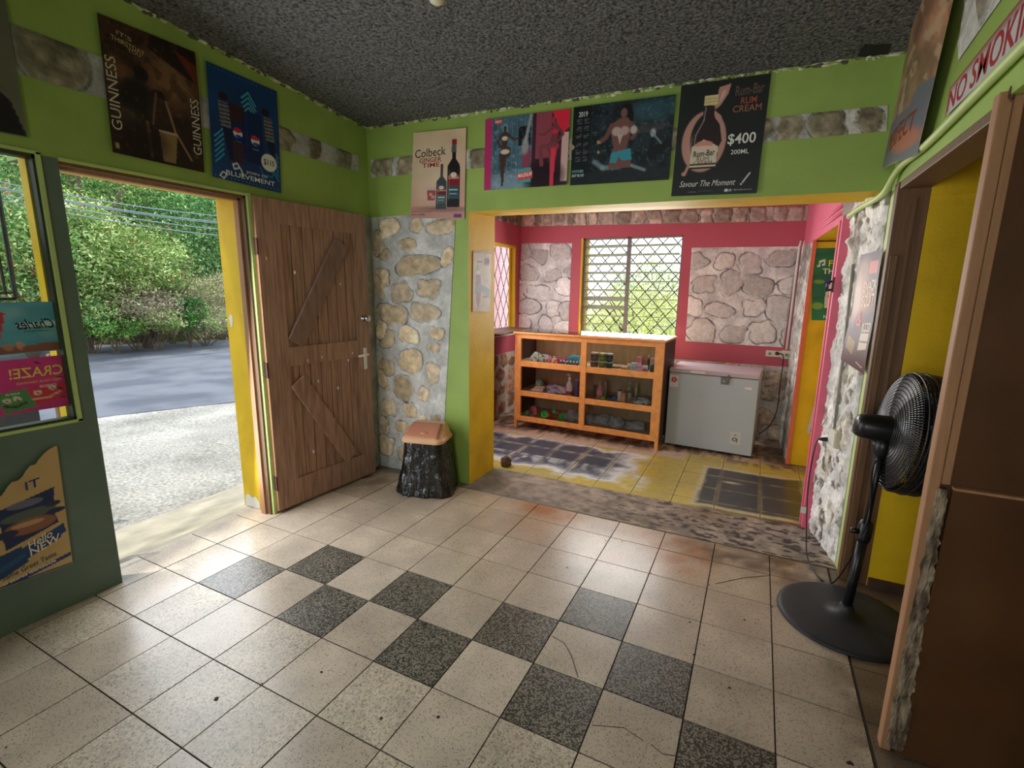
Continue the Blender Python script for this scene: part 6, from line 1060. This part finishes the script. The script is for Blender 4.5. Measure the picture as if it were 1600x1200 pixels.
# green chips poster in the yellow doorway reveal
q = qplane([(1270, 388), (1337, 387), (1323, 501), (1268, 500)], 1, 3.296)
cv = Cv(.55, (32, 108, 70), 120); cv.noise(4, .2, 3)
for k in range(3): cv.line([(.0, .1 + .3 * k), (1, .05 + .3 * k)], .03, (24, 90, 60), .6, .9)
cv.poly([(.28, .42), (.62, .40), (.66, .42), (.62, .60), (.70, .78), (.98, .76), (.98, .40), (.62, .38)], (36, 70, 120)); cv.poly([(.28, .42), (.98, .40), (.98, .56), (.36, .60)], (40, 76, 130)); cv.poly([(.36, .60), (.98, .56), (.98, .80), (.34, .83)], (206, 200, 190)); cv.ell(.6, .66, .10, .03, (130, 150, 60)); cv.ell(.8, .62, .1, .03, (206, 90, 50)); cv.ell(.18, .46, .08, .03, (110, 150, 60), .9); cv.ell(.16, .80, .09, .05, (120, 160, 66), .9); cv.ell(.86, .08, .05, .04, (206, 70, 60)); cv.rect(.72, .42, .86, .53, (40, 36, 40))
cv.line([(.18, .24), (.18, .18), (.30, .16), (.30, .22)], .009, (214, 226, 214)); cv.ell(.15, .245, .02, .015, (214, 226, 214)); cv.ell(.27, .225, .02, .015, (214, 226, 214)); cv.line([(.18, .19), (.30, .17)], .008, (214, 226, 214))
cv.txt('FLAVOURS', .40, .16, 1.25, .25, (216, 206, 60), .04).txt('THAT', .26, .28, .74, .355, (226, 230, 220), .03, rise=.01).txt('BIG', .38, .52, .62, .58, (240, 240, 236), .04).txt('NATURE', .32, .925, .80, .975, (230, 234, 226), .03) if 0 else cv.txt('FLA', .40, .165, .80, .25, (216, 206, 60), .04).txt('THAT', .26, .28, .84, .355, (226, 230, 220), .03, rise=.01).txt('BIG', .40, .50, .64, .57, (240, 240, 236), .05).txt('NATURE', .34, .925, .86, .975, (230, 234, 226), .03)
sheet('poster', cv, q, 'green crisps poster half hidden by the pink post in the yellow doorway', off=.003)
# torn pineapple poster
q = qplane([(1268, 603), (1305, 600), (1298, 680), (1260.5, 677)], 1, 3.296)
cv = Cv(.5, (206, 200, 196), 90); cv.ell(.42, .62, .12, .12, (206, 170, 60), soft=.15)
for k in range(5): cv.line([(.26 + k * .07, .52 + k * .04), (.36 + k * .07, .74 - k * .02)], .006, (150, 104, 30), .7)
for a in (-.9, -.5, -.1, .3, .7): cv.line([(.42, .52), (.42 + math.sin(a) * .25, .52 - math.cos(a) * .17)], .02, (30, 70, 36))
cv.txt('$400', .12, .90, .55, .97, (176, 40, 30), .05)
sheet('poster', cv, q, 'torn white poster strip with a pineapple low in the yellow doorway', off=.003, cut=lambda U, V: (U < .30 - .28 * V * 1.2) & (V < .8) | (V < .06 + .1 * np.abs(np.sin(U * 9))))
# brown poster on the rough pier
def pierq(px, py, h=.012):
    d = RM @ np.array([(px - 800) / F, -(py - 600) / F, -1.]); p0 = np.array(pier(0, 0, h)); t = ((p0 - CAM) @ nP) / (d @ nP); return CAM + d * t
q = [pierq(1355, 398), pierq(1389, 390), pierq(1359, 586), pierq(1324, 562)]
cv = Cv(.62, (84, 46, 48), 150); cv.noise(4, .12, 3); cv.ell(.30, .16, .16, .12, (170, 130, 96), .8, soft=.8); cv.ell(.4, .38, .3, .15, (200, 150, 104), .8, soft=.7); cv.ell(.14, .42, .12, .2, (226, 200, 190), .7, soft=.8); cv.rect(.55, .08, .9, .18, (206, 92, 84)); cv.poly([(.6, .60), (.92, .58), (.92, .80), (.6, .84)], (206, 190, 166)); cv.line([(.6, .68), (.92, .66)], .006, (84, 46, 48)); cv.line([(.6, .76), (.92, .74)], .006, (84, 46, 48)); cv.poly([(.12, .74), (.46, .78), (.42, .90), (.10, .86)], (150, 120, 66)); cv.line([(.62, .94), (.88, .96)], .006, (190, 170, 160))
cv.txt('SNACK', .42, .25, .97, .34, (240, 220, 200), .04, rise=.03).txt('SCUIT', .40, .37, .92, .47, (240, 214, 190), .04, rise=.03).txt('&', .32, .50, .54, .64, (214, 100, 84), .02).txt('JUST', .64, .60, .90, .66, (110, 60, 60), .03)
sheet('poster', cv, q, 'glossy maroon biscuit poster peeling off the rough white pier', nrm=tuple(nP), off=.02, bulge=lambda u, v: .004 + .014 * (1 - u) * np.abs(v - .4) + .003 * np.sin(v * 9))
# hanging poster and the smoking sign on the right wall
q = qplane([(1440, -30), (1497, -30), (1428, 243), (1386, 264)], 0, 2.695)
cv = Cv(.55, (150, 104, 72), 150); cv.grad((176, 124, 92), (160, 144, 118)); cv.noise(5, .45, 5); cv.noise(9, .4, 8, (120, 90, 66), .52); cv.noise(11, .6, 9, (214, 190, 150), .58); cv.poly([(0, .74), (.6, .66), (.7, .55), (1, .5), (1, 1), (0, 1)], (112, 116, 124)); cv.ell(.62, .86, .2, .08, (190, 120, 96), .9, soft=.5)
cv.txt('PERFECT', .12, .80, .80, .93, (140, 64, 44), .03, rise=.12)
sheet('poster', cv, q, 'long brown and grey food poster hanging loose in the right corner', nrm=(-1, 0, 0), off=.0, bulge=lambda u, v: .02 * np.sin(u * 3.1) * (1 - .3 * v) + .03 * (1 - u) * v - .01 * v)
q = [np.array((2.732, .715, 2.250)), np.array((2.732, -.03, 2.300)), np.array((2.732, -.03, 2.165)), np.array((2.732, .715, 2.155))]
cv = Cv(6, (206, 200, 196), 24); cv.line([(0, .02), (1, .02)], .04, (150, 70, 56)); cv.line([(0.0, 0), (0.0, 1)], .04, (150, 70, 56)); cv.txt('NO SMOKING', .02, .16, .97, .90, (176, 40, 56), .02)
sheet('no_smoking_sign', cv, q, 'long white sign with red NO SMOKING letters above the right doorway', 'sign', nrm=(-1, 0, 0), off=.003)
q = [np.array((2.733, .27, 2.62)), np.array((2.733, -.3, 2.68)), np.array((2.733, -.3, 2.40)), np.array((2.733, .25, 2.33))]
cv = Cv(1.6, (40, 46, 60), 50); cv.noise(5, .4, 4); cv.noise(12, .5, 6, (150, 140, 136), .62)
sheet('poster', cv, q, 'dark blue-grey poster cut off by the upper right corner of the view', nrm=(-1, 0, 0), off=.004)
